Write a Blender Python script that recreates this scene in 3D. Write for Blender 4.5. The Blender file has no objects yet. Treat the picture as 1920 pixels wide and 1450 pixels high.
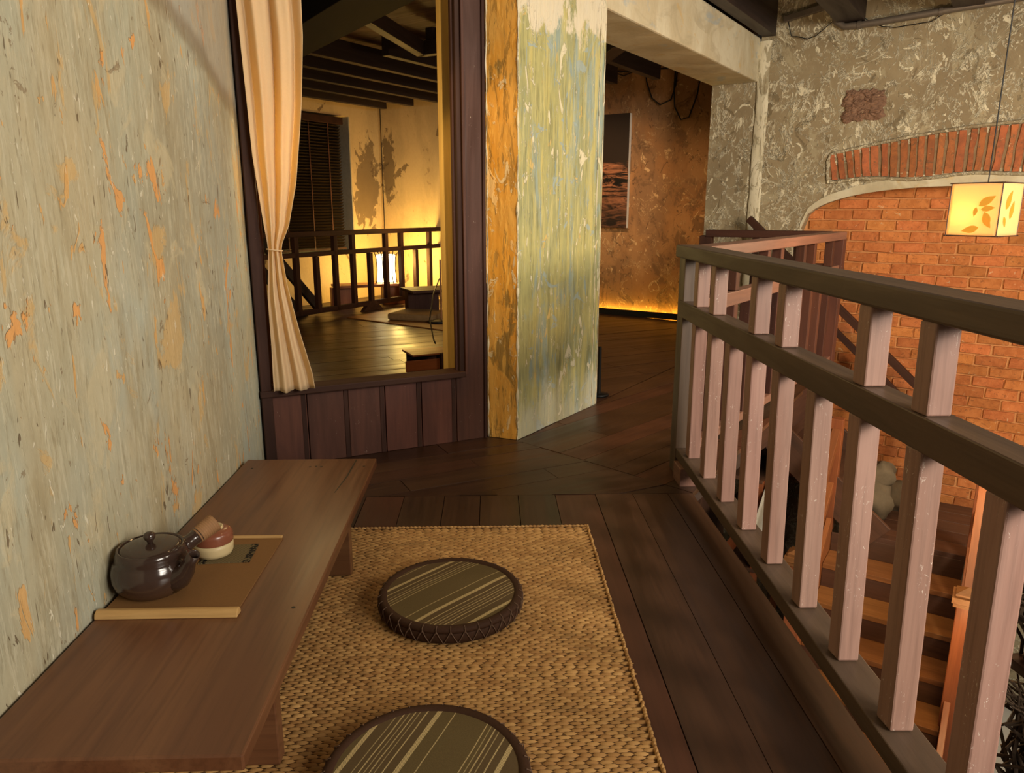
import bpy, bmesh, math, random
from mathutils import Vector, Matrix, noise as mnoise
random.seed(7)
S = bpy.context.scene
COL = S.collection
PI = math.pi
V = Vector
# ------------------------------------------------------------------ camera, world, lights, exposure
cam = bpy.data.cameras.new('camera'); camo = bpy.data.objects.new('camera', cam); COL.objects.link(camo)
camo.location = (0, 0, 1.1)
camo.rotation_euler = (math.radians(90 - 13.54), 0, math.radians(-1.726))
cam.sensor_width = 36; cam.sensor_fit = 'HORIZONTAL'; cam.lens = 36 * 1387 / 1920
cam.clip_start = .02
S.camera = camo
S.view_settings.view_transform = 'Standard'; S.view_settings.look = 'None'
S.view_settings.gamma = 1; S.view_settings.use_curve_mapping = False
S.view_settings.exposure = 0.0
w = bpy.data.worlds.new('World'); S.world = w; w.use_nodes = True
w.node_tree.nodes['Background'].inputs[0].default_value = (1.0, .84, .66, 1)
w.node_tree.nodes['Background'].inputs[1].default_value = .07

def aim(o, t):
    o.rotation_euler = (V(t) - o.location).to_track_quat('-Z', 'Y').to_euler()
def area(name, loc, target, size, power, color, sy=None):
    l = bpy.data.lights.new(name, 'AREA'); l.energy = power; l.color = color
    l.shape = 'RECTANGLE'; l.size = size; l.size_y = sy or size
    o = bpy.data.objects.new(name, l); COL.objects.link(o); o.location = loc; aim(o, target); return o
def point(name, loc, power, color, r=.05):
    l = bpy.data.lights.new(name, 'POINT'); l.energy = power; l.color = color; l.shadow_soft_size = r
    o = bpy.data.objects.new(name, l); COL.objects.link(o); o.location = loc; return o
def spot(name, loc, target, power, color, ang, blend=.6, r=.05):
    l = bpy.data.lights.new(name, 'SPOT'); l.energy = power; l.color = color; l.shadow_soft_size = r
    l.spot_size = math.radians(ang); l.spot_blend = blend
    o = bpy.data.objects.new(name, l); COL.objects.link(o); o.location = loc; aim(o, target); return o
area('front_window_light', (3.0, -1.4, 2.0), (-.6, 3.2, .8), 1.6, 222, (1, .91, .79))
spot('baluster_fill_spot', (1.9, -.9, 1.3), (.92, 2.3, .35), 75, (1, .92, .84), 46, .8, .12)  # added unseen spot, brightens the camera-side faces of the balusters
area('hall_area_light', (3.6, .6, 2.2), (2.6, 6.2, 1.2), 1.2, 110, (1, .88, .70))  # unseen area light aimed at the hall wall
area('upper_hall_fill', (1.4, 3.6, 2.66), (1.4, 4.6, 0), 1.0, 8, (1, .82, .6))
point('warm_pendant_bulb', (.25, 2.45, 2.3), 9, (1, .62, .28), .08)
spot('pier_downlight', (-.25, 2.5, 2.5), (.02, 3.5, .9), 55, (1, .62, .2), 40)
point('tea_room_bulb', (-.80, 3.40, 1.3), 12, (1, .70, .30), .14)
point('tea_room_far_bulb', (-1.7, 6.3, .8), 6, (1, .64, .26), .1)
spot('corridor_downlight', (.7, 6.2, 2.3), (1.5, 7.75, 1.9), 110, (1, .64, .32), 95)
point('stair_bulb', (3.1, 4.0, -.2), 17, (1, .66, .32), .12)
point('stair_foot_bulb', (2.5, 3.3, -1.2), 12, (1, .62, .28), .12)

# ------------------------------------------------------------------ material helpers
def sr(r, g, b):
    f = lambda c: (c / 255 / 12.92) if c / 255 <= .04045 else ((c / 255 + .055) / 1.055) ** 2.4
    return (f(r), f(g), f(b), 1)
class MT:
    def __init__(s, name, rough=.7, spec=.3):
        s.m = bpy.data.materials.new(name); s.m.use_nodes = True
        s.t = s.m.node_tree; s.N = s.t.nodes; s.b = s.N['Principled BSDF']
        s.b.inputs['Roughness'].default_value = rough
        s.b.inputs['Specular IOR Level'].default_value = spec
        s.co = s.N.new('ShaderNodeTexCoord').outputs['Object']
        s.out = s.N['Material Output']
    def L(s, a, b): s.t.links.new(a, b)
    def math(s, op, a, b=None, c=None):
        n = s.N.new('ShaderNodeMath'); n.operation = op
        for i, q in enumerate((a, b, c)):
            if q is None: continue
            if isinstance(q, (int, float)): n.inputs[i].default_value = q
            else: s.L(q, n.inputs[i])
        return n.outputs[0]
    def map(s, scale=(1, 1, 1), loc=(0, 0, 0), rot=(0, 0, 0), co=None):
        n = s.N.new('ShaderNodeMapping'); n.inputs['Scale'].default_value = scale
        n.inputs['Location'].default_value = loc; n.inputs['Rotation'].default_value = rot
        s.L(co or s.co, n.inputs[0]); return n.outputs[0]
    def randoff(s):
        oi = s.N.new('ShaderNodeObjectInfo'); s.rnd = oi.outputs['Random']
        mu = s.N.new('ShaderNodeVectorMath'); mu.operation = 'SCALE'; mu.inputs[0].default_value = (37, 53, 71)
        s.L(s.rnd, mu.inputs['Scale'])
        ad = s.N.new('ShaderNodeVectorMath'); ad.operation = 'ADD'
        s.L(s.co, ad.inputs[0]); s.L(mu.outputs[0], ad.inputs[1]); s.co = ad.outputs[0]
    def noise(s, scale=(1, 1, 1), detail=4, rough=.55, dist=0, loc=(0, 0, 0)):
        n = s.N.new('ShaderNodeTexNoise'); n.inputs['Scale'].default_value = 1
        n.inputs['Detail'].default_value = detail; n.inputs['Roughness'].default_value = rough
        n.inputs['Distortion'].default_value = dist
        s.L(s.map(scale, loc), n.inputs['Vector']); return n.outputs['Fac']
    def step(s, x, lo, hi, a=0., b=1.):
        n = s.N.new('ShaderNodeMapRange'); n.interpolation_type = 'SMOOTHSTEP'
        s.L(x, n.inputs[0]); n.inputs[1].default_value = lo; n.inputs[2].default_value = hi
        n.inputs[3].default_value = a; n.inputs[4].default_value = b; return n.outputs[0]
    def mix(s, f, a, b, mode='MIX'):
        n = s.N.new('ShaderNodeMix'); n.data_type = 'RGBA'; n.blend_type = mode
        for q, i in ((f, 0), (a, 6), (b, 7)):
            if hasattr(q, 'is_linked'): s.L(q, n.inputs[i])
            else: n.inputs[i].default_value = q
        return n.outputs[2]
    def bump(s, h, strength=.5, dist=.01, prev=None):
        n = s.N.new('ShaderNodeBump'); n.inputs['Strength'].default_value = strength
        n.inputs['Distance'].default_value = dist; s.L(h, n.inputs['Height'])
        if prev: s.L(prev, n.inputs['Normal'])
        return n.outputs[0]
    def col(s, c):
        if hasattr(c, 'is_linked'): s.L(c, s.b.inputs['Base Color'])
        else: s.b.inputs['Base Color'].default_value = c
    def nor(s, n): s.L(n, s.b.inputs['Normal'])

def plaster(name, a, b, layers, bscale=(3, 3, 1.5), rough=.75, spec=.3, fine=.25, wash=.012):
    """layers: (scale, detail, rough, distortion, lo, hi, colour, strength, relief)"""
    m = MT(name, rough, spec)
    c = m.mix(m.step(m.noise(bscale, 5, .6, .4), .38, .62), a, b)
    h = m.noise((5, 5, 4), 5, .6)
    nr = m.bump(h, fine, wash)
    for i, (sc, de, ro, di, lo, hi, colr, st, rel) in enumerate(layers):
        nz = m.noise(sc, de, ro, di, (i * 13.1, i * 7.7, i * 3.3))
        if lo < 0:      # vein: thin line where the noise crosses its middle, broken up by a second noise
            f = m.step(m.math('ABSOLUTE', m.math('SUBTRACT', nz, .5)), 0, hi, 1, 0)
            f = m.math('MULTIPLY', f, m.step(m.noise(tuple(q * 1.7 for q in sc), 3, .6, 0, (i * 5.1, 3, 8)), -lo, -lo + .08))
        else: f = m.step(nz, lo, hi, 0, 1)
        c = m.mix(m.math('MULTIPLY', f, st), c, colr)
        if rel: nr = m.bump(f, min(1, abs(rel)), .003 * (1 if rel > 0 else -1) * max(1, abs(rel)), nr)
    g = m.noise((60, 60, 30), 4, .6); c = m.mix(.25, c, m.mix(g, (.25, .25, .25, 1), (.75, .75, .75, 1)), 'OVERLAY')
    nr = m.bump(g, .12, .004, nr)
    m.col(c); m.nor(nr); return m

def wood(name, a, b, rough=.45, spec=.4, sc=1., var=.35, specks=0, bump=.12, dark=None, coat=0, grain=1.):
    """grain runs along local X; each object gets its own tone"""
    m = MT(name, rough, spec); m.randoff()
    n1 = m.noise((1.3 * sc, 13 * sc, 13 * sc), 5, .6, .8)
    n2 = m.noise((4 * sc, 90 * sc, 90 * sc), 4, .6, .2, (5, 3, 1))
    c = m.mix(m.step(n1, .3, .7), a, b)
    c = m.mix(m.math('MULTIPLY', m.step(n2, .42, .72), .35 * grain), c, tuple(x * .45 for x in a[:3]) + (1,))
    n3 = m.noise((1.1, 2.2, 2.2), 3, .5, .5, (9, 2, 4))
    c = m.mix(m.math('MULTIPLY', m.step(n3, .35, .75), .3), c, dark or tuple(x * .5 for x in a[:3]) + (1,))
    hv = m.N.new('ShaderNodeHueSaturation'); m.L(c, hv.inputs['Color'])
    m.L(m.math('MULTIPLY_ADD', m.rnd, var, 1 - var / 2), hv.inputs['Value'])
    r2 = m.math('FRACT', m.math('MULTIPLY', m.rnd, 17.3))
    m.L(m.math('MULTIPLY_ADD', r2, .008, .498), hv.inputs['Hue'])
    c = hv.outputs[0]
    if specks:
        s1 = m.step(m.noise((55, 110, 110), 3, .7, 1.5), .74 - .05 * specks, .78 - .05 * specks)
        s2 = m.step(m.noise((6, 9, 9), 2, .5, 0, (3, 3, 8)), .45, .6)
        c = m.mix(m.math('MULTIPLY', m.math('MULTIPLY', s1, s2), .8), c, sr(205, 190, 175))
    m.col(c)
    m.L(m.step(n1, .2, .8, rough - .08, rough + .12), m.b.inputs['Roughness'])
    m.nor(m.bump(n2, bump, .003, m.bump(n1, bump, .004)))
    if coat: m.b.inputs['Coat Weight'].default_value = coat; m.b.inputs['Coat Roughness'].default_value = .25
    return m
def plain(name, c, rough=.5, spec=.4, metal=0, var=.25, sc=30):
    m = MT(name, rough, spec); g = m.noise((sc, sc, sc), 4, .6)
    m.col(m.mix(g, tuple(x * (1 - var) for x in c[:3]) + (1,), tuple(min(1, x * (1 + var)) for x in c[:3]) + (1,)))
    m.nor(m.bump(g, .1, .002)); m.b.inputs['Metallic'].default_value = metal; return m

# ------------------------------------------------------------------ materials
# left wall: faded green-grey limewash, ochre chips, brown drips
PL = plaster('peeling green plaster', sr(168, 168, 146), sr(176, 164, 132), [
    ((2.2, 2.2, .9), 4, .55, .4, .46, .66, sr(166, 178, 170), .6, 0),
    ((10, 10, 1.6), 5, .65, .5, .50, .66, sr(146, 132, 98), .5, .1),
    ((1.3, 1.3, .8), 4, .6, .6, .48, .66, sr(140, 130, 104), .45, 0),
    ((70, 70, 9), 4, .65, .3, .48, .66, sr(196, 190, 164), .45, .25),
    ((80, 80, 10), 4, .65, .4, .54, .68, sr(130, 118, 88), .45, -.25),
    ((5, 5, 3), 6, .65, 1., .56, .64, sr(190, 178, 144), .6, .2),
    ((6.5, 6.5, 3), 6, .65, .9, .575, .62, sr(198, 162, 102), .65, -.4),
    ((9, 9, 4.2), 5, .62, .6, .63, .645, sr(214, 154, 88), .9, -.8),
    ((17, 17, 6), 4, .6, .6, .655, .67, sr(206, 158, 92), .8, -.6),
    ((36, 36, 9), 3, .6, .7, .67, .70, sr(92, 72, 48), .8, -.6),
    ((14, 14, 9), 5, .7, 1.5, .645, .67, sr(122, 98, 68), .6, -.5),
    ((60, 60, 22), 3, .6, .5, .66, .70, sr(226, 220, 196), .6, .5),
], (1.6, 1.6, .7))
# crease with a darker brown band high on the wall
sx = PL.N.new('ShaderNodeSeparateXYZ'); PL.L(PL.co, sx.inputs[0])
ln = PL.math('ADD', sx.outputs[2], PL.math('MULTIPLY', sx.outputs[1], .26))
wob = PL.math('MULTIPLY_ADD', PL.noise((4, 4, 4), 4, .6), .16, -.08)
ln = PL.math('ADD', ln, wob)
up = PL.step(ln, 2.21, 2.25)
band = PL.math('MULTIPLY', PL.step(ln, 2.17, 2.22), PL.step(ln, 2.24, 2.30, 1, 0))
src = PL.b.inputs['Base Color'].links[0].from_socket
c2 = PL.mix(PL.math('MULTIPLY', up, .6), src, sr(160, 154, 142))
PL.col(PL.mix(PL.math('MULTIPLY', band, .55), c2, sr(112, 92, 62)))
PIERR = plaster('peeling olive and blue plaster', sr(166, 162, 108), sr(148, 150, 110), [
    ((5, 5, 1.6), 6, .65, .8, .52, .60, sr(138, 158, 156), .75, -.3),
    ((50, 50, 3), 4, .65, .4, .48, .64, sr(196, 188, 130), .6, .3),
    ((70, 70, 6), 4, .65, .4, .52, .66, sr(112, 112, 76), .55, -.3),
    ((26, 26, 4), 5, .7, .9, .60, .64, sr(132, 154, 158), .7, -.3),
    ((34, 34, 12), 5, .7, 1.1, .62, .65, sr(224, 218, 192), .8, .8),
    ((24, 24, 1.6), 4, .6, .4, .50, .68, sr(192, 180, 112), .75, .2),
    ((16, 16, 1.8), 4, .6, .6, .60, .70, sr(112, 110, 72), .55, -.2),
    ((9, 9, 4), 6, .65, 1.2, .600, .625, sr(214, 206, 176), .9, .8),
    ((12, 12, 5), 5, .65, .8, .63, .65, sr(206, 176, 108), .8, .5),
    ((6, 6, 8), 5, .6, 1., .635, .65, sr(150, 166, 166), .8, -.4),
])
# pale limewash at the top and along the foot
sx = PIERR.N.new('ShaderNodeSeparateXYZ'); PIERR.L(PIERR.co, sx.inputs[0])
wb = PIERR.math('ADD', sx.outputs[2], PIERR.math('MULTIPLY_ADD', PIERR.noise((7, 7, 4), 6, .65), .9, -.45))
src = PIERR.b.inputs['Base Color'].links[0].from_socket
c2 = PIERR.mix(PIERR.math('MULTIPLY', PIERR.step(wb, 1.93, 2.0), .9), src, sr(214, 204, 180))
c2 = PIERR.mix(PIERR.math('MULTIPLY', PIERR.step(wb, .02, .3, 1, 0), .5), c2, sr(196, 196, 180))
PIERR.col(c2)
PIERL = plaster('ochre peeling plaster', sr(212, 148, 50), sr(206, 156, 74), [
    ((6, 6, 2.5), 5, .65, .8, .55, .62, sr(118, 98, 50), .75, -.4),
    ((24, 24, 4), 5, .68, .8, .53, .60, sr(150, 112, 48), .75, -.4),
    ((60, 60, 8), 4, .65, .5, .54, .64, sr(232, 178, 84), .6, .3),
    ((70, 70, 9), 4, .65, .5, .58, .66, sr(96, 84, 44), .6, -.3),
    ((14, 14, 10), 6, .7, 1.2, .61, .64, sr(222, 196, 146), .8, .6),
    ((8, 8, 4), 5, .65, 1, .60, .63, sr(226, 186, 120), .85, .6),
    ((18, 18, 9), 4, .6, .8, .65, .67, sr(206, 190, 150), .7, .6),
])
PR = plaster('worn taupe plaster with white ridges', sr(138, 122, 94), sr(152, 136, 106), [
    ((1.5, 1.5, 1.2), 4, .6, .5, .48, .64, sr(160, 148, 120), .6, 0),
    ((3, 3, 2.6), 6, .7, 1.2, .54, .60, sr(172, 160, 130), .7, .4),
    ((2.4, 2.4, 2.0), 6, .68, 1.4, -.44, .028, sr(224, 214, 184), .8, 1.2),
    ((5, 5, 3.6), 6, .7, 1.6, -.46, .034, sr(228, 218, 190), .85, 1.2),
    ((7, 7, 5), 6, .7, 1.8, .575, .60, sr(226, 216, 186), .85, 1.),
    ((20, 20, 12), 4, .7, 1.6, .62, .65, sr(224, 214, 184), .7, 1.),
    ((7, 7, 5), 5, .65, 1.5, .60, .64, sr(104, 90, 64), .55, -.6),
], (1.2, 1.2, 1))
BEAMP = plaster('cream limewashed plaster', sr(206, 198, 172), sr(190, 178, 148), [
    ((2.5, 2.5, 6), 4, .6, .8, .52, .66, sr(170, 158, 130), .6, .1),
    ((5, 5, 8), 4, .6, .8, .58, .68, sr(196, 166, 108), .5, .1),
    ((3, 3, 5), 4, .6, .8, .60, .68, sr(160, 170, 172), .7, 0),
])
STRIP = plaster('white corner plaster', sr(222, 214, 188), sr(200, 190, 160), [
    ((14, 14, 5), 5, .7, 1.4, .52, .58, sr(150, 138, 108), .8, -.6),
    ((30, 30, 3), 5, .7, 1., .56, .62, sr(140, 124, 94), .8, -.6)])
FAR = plaster('brown weathered plaster', sr(160, 112, 68), sr(140, 104, 70), [
    ((2.2, 2.2, 1.6), 5, .6, .6, .46, .60, sr(176, 130, 84), .7, 0),
    ((4, 4, 3), 6, .7, 1.2, .54, .60, sr(112, 82, 54), .7, -.4),
    ((3.4, 3.4, 3), 6, .7, 1.4, -.50, .02, sr(214, 172, 122), .7, .8),
    ((8, 8, 6), 6, .7, 1.6, .60, .63, sr(216, 176, 126), .8, .7),
    ((14, 14, 9), 5, .7, 1.6, .60, .64, sr(84, 60, 40), .7, -.5),
], (2, 2, 1.6))
BACK = plaster('pale tea room plaster', sr(206, 178, 134), sr(190, 164, 124), [
    ((2, 2, 1.6), 6, .65, .8, .62, .645, sr(110, 88, 64), .8, -.6),
    ((9, 9, 6), 5, .7, 1.2, .64, .67, sr(140, 112, 78), .5, -.4),
])
# large dark damp stain beside the tea room corner
def stain(c0, r0):
    vm = BACK.N.new('ShaderNodeVectorMath'); vm.operation = 'SUBTRACT'; BACK.L(BACK.co, vm.inputs[0]); vm.inputs[1].default_value = c0
    v2 = BACK.N.new('ShaderNodeVectorMath'); v2.operation = 'MULTIPLY'; BACK.L(vm.outputs[0], v2.inputs[0]); v2.inputs[1].default_value = (1 / r0[0], 1 / r0[0], 1 / r0[1])
    le = BACK.N.new('ShaderNodeVectorMath'); le.operation = 'LENGTH'; BACK.L(v2.outputs[0], le.inputs[0])
    d = BACK.math('ADD', le.outputs['Value'], BACK.math('MULTIPLY_ADD', BACK.noise((7, 7, 5), 6, .7, 1), 2.2, -1.1))
    f = BACK.step(d, .75, .85, .8, 0)
    BACK.col(BACK.mix(f, BACK.b.inputs['Base Color'].links[0].from_socket, sr(104, 84, 62)))
stain((-1.52, 9.57, 1.35), (.26, .62))
stain((-1.25, 9.69, 1.6), (.13, .5))
GREY = plain('grey reveal paint', sr(150, 144, 134), .7)
FLO = wood('dark floor wood', sr(54, 34, 21), sr(72, 46, 29), .36, .5, .8, .45, 0, .06)
FLOR = wood('reddish floor wood', sr(84, 49, 34), sr(72, 42, 29), .4, .4, .8, .15, 0, .06)
BEN = wood('bench wood', sr(98, 62, 40), sr(116, 78, 50), .36, .4, .8, .08, 0, .08, None, .1, 1.1)
RAIL = wood('mauve brown rail wood', sr(130, 92, 76), sr(112, 80, 68), .5, .4, 1, .15, 1, .12)
RAILD = wood('dark brown handrail wood', sr(92, 72, 56), sr(76, 60, 46), .48, .4, 1, .1, 0, .12)
BAL = wood('pinkish baluster wood', sr(142, 107, 94), sr(154, 120, 106), .45, .35, 1, .14, 2, .12)
PLUM = wood('plum stained board', sr(90, 54, 42), sr(70, 42, 34), .58, .25, .8, .5, 1, .1)
PLUMD = wood('dark jamb wood', sr(66, 40, 30), sr(50, 30, 24), .65, .2, .8, .2, .5, .1)
JOI = wood('dark joist wood', sr(58, 46, 42), sr(44, 35, 33), .5, .3, .8, .3, 0, .1)
CEILB = wood('brown ceiling board', sr(110, 80, 52), sr(84, 62, 42), .6, .3, .8, .4, 0, .1)
YPOST = wood('pale yellow timber', sr(242, 200, 124), sr(228, 180, 104), .5, .3, 1, .05, 0, .1)
ORW = wood('orange teak', sr(160, 94, 56), sr(138, 78, 46), .42, .4, 1, .2, 0, .1)
GOLD = wood('golden stair wood', sr(150, 100, 56), sr(126, 82, 46), .42, .4, 1, .35, 0, .12)
STD = wood('brown stair wood', sr(96, 66, 50), sr(78, 54, 42), .45, .4, 1, .3, 0, .1)
BLACK = plain('black paint', sr(16, 14, 13), .5)
BLK2 = plain('black cable', sr(14, 12, 12), .6)
PIPE = plain('grey metal conduit', sr(104, 94, 84), .4, .5, .2)
WHITE = plain('white painted panel', sr(214, 212, 200), .6)
GROUND = plain('pale concrete', sr(186, 184, 176), .55, .4, 0, .12, 6)
MORT = plain('brick mortar', sr(198, 142, 92), .9, .1, 0, .3, 40)
def brickmat(name, a, b, dk):
    m = MT(name, .85, .15); m.randoff()
    n = m.noise((18, 18, 18), 5, .65, .5)
    c = m.mix(m.step(n, .35, .65), a, b)
    c = m.mix(m.math('MULTIPLY', m.step(m.noise((40, 40, 40), 4, .6, 0, (3, 3, 3)), .58, .66), .7), c, dk)
    c = m.mix(m.math('MULTIPLY', m.step(m.noise((26, 26, 26), 4, .6, 1, (7, 1, 3)), .66, .7), .6), c, sr(214, 190, 150))
    hv = m.N.new('ShaderNodeHueSaturation'); m.L(c, hv.inputs['Color'])
    m.L(m.math('MULTIPLY_ADD', m.rnd, .4, .8), hv.inputs['Value'])
    m.L(m.math('MULTIPLY_ADD', m.math('FRACT', m.math('MULTIPLY', m.rnd, 9.7)), .012, .496), hv.inputs['Hue'])
    m.col(hv.outputs[0]); m.nor(m.bump(m.noise((70, 70, 70), 4, .65), .35, .003, m.bump(n, .6, .01))); return m
BRI = brickmat('orange brick', sr(196, 122, 72), sr(178, 106, 60), sr(140, 86, 54))
BRA = brickmat('old arch brick', sr(176, 104, 66), sr(150, 92, 62), sr(112, 88, 66))
MORTG = plain('grey old mortar', sr(136, 112, 84), .9, .1, 0, .35, 40)
ROUGHB = brickmat('broken brick rubble', sr(132, 100, 82), sr(112, 84, 70), sr(76, 56, 46))
TIE = plain('near black beam paint', sr(24, 19, 16), .7, .1)
# straw mat: tone per strand
STRAW = MT('straw strand', .6, .35)
ge = STRAW.N.new('ShaderNodeNewGeometry'); ri = ge.outputs['Random Per Island']
c = STRAW.mix(ri, sr(168, 124, 72), sr(206, 162, 100))
c = STRAW.mix(STRAW.math('MULTIPLY', STRAW.step(ri, .93, .95), .5), c, sr(110, 78, 42))
fz = STRAW.noise((60, 700, 60), 3, .6); STRAW.col(STRAW.mix(STRAW.math('MULTIPLY', fz, .3), c, sr(120, 84, 46)))
STRAW.nor(STRAW.bump(fz, .25, .001))
STRAWB = plain('straw mat backing', sr(92, 64, 34), .8)
# curtain
CUR = MT('cream cotton curtain', .8, .1)
n = CUR.noise((150, 150, 150), 3, .6); CUR.col(CUR.mix(n, sr(226, 202, 164), sr(238, 218, 184)))
CUR.nor(CUR.bump(n, .15, .002))
tr = CUR.N.new('ShaderNodeBsdfTranslucent'); tr.inputs[0].default_value = sr(246, 222, 156)
mx = CUR.N.new('ShaderNodeMixShader'); mx.inputs[0].default_value = .42
CUR.L(CUR.b.outputs[0], mx.inputs[1]); CUR.L(tr.outputs[0], mx.inputs[2]); CUR.L(mx.outputs[0], CUR.out.inputs[0])
# cushion fabric: stripes across local X (cushion radius .2)
def stripes():
    m = MT('striped olive cushion cloth', .85, .15)
    sx = m.N.new('ShaderNodeSeparateXYZ'); m.L(m.co, sx.inputs[0]); x, y = sx.outputs[0], sx.outputs[1]
    x = m.math('ADD', x, m.math('MULTIPLY_ADD', m.noise((6, 6, 6), 2, .5), .006, -.003))
    wv = m.noise((500, 500, 500), 2, .5)
    c = m.mix(wv, sr(84, 70, 44), sr(114, 98, 64))
    st = [(-.168, .0012, 0), (-.128, .0050, 1), (-.106, .0014, 1), (-.090, .0010, 0), (-.080, .0014, 1), (-.070, .0009, 0), (-.060, .0011, 1),
          (.018, .0011, 1), (.052, .0052, 1), (.076, .0014, 1), (.090, .0009, 0), (.099, .0012, 1), (.109, .0010, 0), (.119, .0014, 1), (.132, .0010, 0), (.160, .005, 1)]
    tot = None
    dash = m.math('GREATER_THAN', m.math('FRACT', m.math('MULTIPLY_ADD', y, 260, m.math('MULTIPLY', x, 300))), .35)
    for p, hw, d in st:
        f = m.math('LESS_THAN', m.math('ABSOLUTE', m.math('SUBTRACT', x, p)), hw)
        f = m.math('MULTIPLY', f, m.math('MULTIPLY_ADD', dash, .75, .2) if d else .5)
        tot = f if tot is None else m.math('ADD', tot, f)
    br = m.math('LESS_THAN', m.math('ABSOLUTE', m.math('SUBTRACT', m.math('ABSOLUTE', m.math('SUBTRACT', x, -.01)), .115)), .05)
    c = m.mix(m.math('MULTIPLY', br, .35), c, sr(84, 62, 48))
    m.col(m.mix(tot, c, sr(206, 184, 132))); m.nor(m.bump(wv, .2, .001)); return m
CLO = stripes()
RIM = plain('dark brown cushion binding', sr(64, 42, 28), .75, .2, 0, .3, 200)
LACE = plain('brown lacing cord', sr(100, 76, 58), .8)
GLZ = MT('dark brown teapot glaze', .16, .6)
n = GLZ.noise((14, 14, 14), 4, .6)
sx = GLZ.N.new('ShaderNodeSeparateXYZ'); GLZ.L(GLZ.co, sx.inputs[0])
GLZ.col(GLZ.mix(GLZ.step(sx.outputs[2], .0, .06), GLZ.mix(n, sr(96, 66, 44), sr(70, 48, 34)), GLZ.mix(n, sr(48, 34, 28), sr(68, 52, 44))))
GLZ.L(GLZ.step(sx.outputs[2], .01, .05, .4, .14), GLZ.b.inputs['Roughness'])
CUPB = plain('brown cup glaze', sr(134, 80, 58), .25, .5, 0, .3, 14)
CUPC = plain('cream cup glaze', sr(206, 186, 140), .4, .4, 0, .12, 30)
CANE = plain('wound cane', sr(150, 112, 76), .6, .3, 0, .3, 60)
TRAY = plain('brown tray cloth', sr(128, 92, 54), .7, .2, 0, .15, 300)
BAM = wood('split bamboo', sr(206, 164, 108), sr(186, 144, 90), .42, .4, 2, .05, 0, .15)
COAS = MT('woven black and tan coaster', .8, .2)
wn = COAS.N.new('ShaderNodeTexWave'); wn.inputs['Scale'].default_value = 90; COAS.L(COAS.co, wn.inputs[0])
sx = COAS.N.new('ShaderNodeSeparateXYZ'); COAS.L(COAS.co, sx.inputs[0])
ed = COAS.math('GREATER_THAN', COAS.math('ABSOLUTE', sx.outputs[0]), .046)
ed = COAS.math('MULTIPLY', ed, COAS.step(COAS.noise((160, 160, 160), 2, .5), .42, .5))
COAS.col(COAS.mix(ed, COAS.mix(wn.outputs[1], sr(126, 110, 76), sr(86, 74, 50)), sr(26, 22, 18)))
PAPER = MT('glowing paper shade', .7, .1)
def glow(m, c, e, tc, base):
    m.col(base); m.b.inputs['Emission Color'].default_value = c; m.b.inputs['Emission Strength'].default_value = e
    return m
glow(PAPER, (1, .60, .22, 1), .42, None, sr(240, 214, 160))
tr = PAPER.N.new('ShaderNodeBsdfTranslucent'); tr.inputs[0].default_value = sr(250, 220, 160)
mx = PAPER.N.new('ShaderNodeMixShader'); mx.inputs[0].default_value = .5
PAPER.L(PAPER.b.outputs[0], mx.inputs[1]); PAPER.L(tr.outputs[0], mx.inputs[2]); PAPER.L(mx.outputs[0], PAPER.out.inputs[0])
LEAF = glow(MT('pressed leaf in paper', .7, .1), (1, .46, .05, 1), .5, None, sr(190, 120, 30))
BULB = glow(MT('bulb glow', .5, .1), (1, .82, .55, 1), 14, None, sr(250, 240, 220))
PAPER2 = glow(MT('bright paper lamp', .6, .1), (1, .80, .42, 1), 7, None, sr(250, 230, 190))
LED = glow(MT('yellow led strip', .5, .1), (1, .60, .06, 1), 20, None, sr(250, 200, 90))
CANV = plain('white canvas edge', sr(206, 200, 190), .8)
BARK = plain('dark twisted bark', sr(64, 52, 42), .9, .1, 0, .5, 60)
STONE = plain('grey sacking', sr(104, 92, 74), .9, .1, 0, .35, 12)
SLATE = plain('dark slat paint', sr(34, 23, 13), .28, .6)
MATT = plain('beige floor cushion cloth', sr(132, 108, 76), .9, .1)
PAINTM = MT('abstract black and copper painting', .5, .3)
n = PAINTM.noise((3, 3, 14), 5, .7, 1.5); n2 = PAINTM.noise((2, 2, 5), 4, .6, 1, (4, 4, 4))
sx = PAINTM.N.new('ShaderNodeSeparateXYZ'); PAINTM.L(PAINTM.co, sx.inputs[0])
zz = PAINTM.math('ADD', sx.outputs[2], PAINTM.math('MULTIPLY_ADD', n2, .3, -.15))
low = PAINTM.step(zz, .60, .66, 1, 0); top = PAINTM.step(zz, .30, .75, 1, .0)
c = PAINTM.mix(PAINTM.step(n, .40, .62), sr(22, 17, 14), sr(172, 112, 78))
PAINTM.col(PAINTM.mix(PAINTM.math('MULTIPLY', low, PAINTM.step(zz, .05, .5, .35, 1)), sr(44, 33, 26), c))

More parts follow.
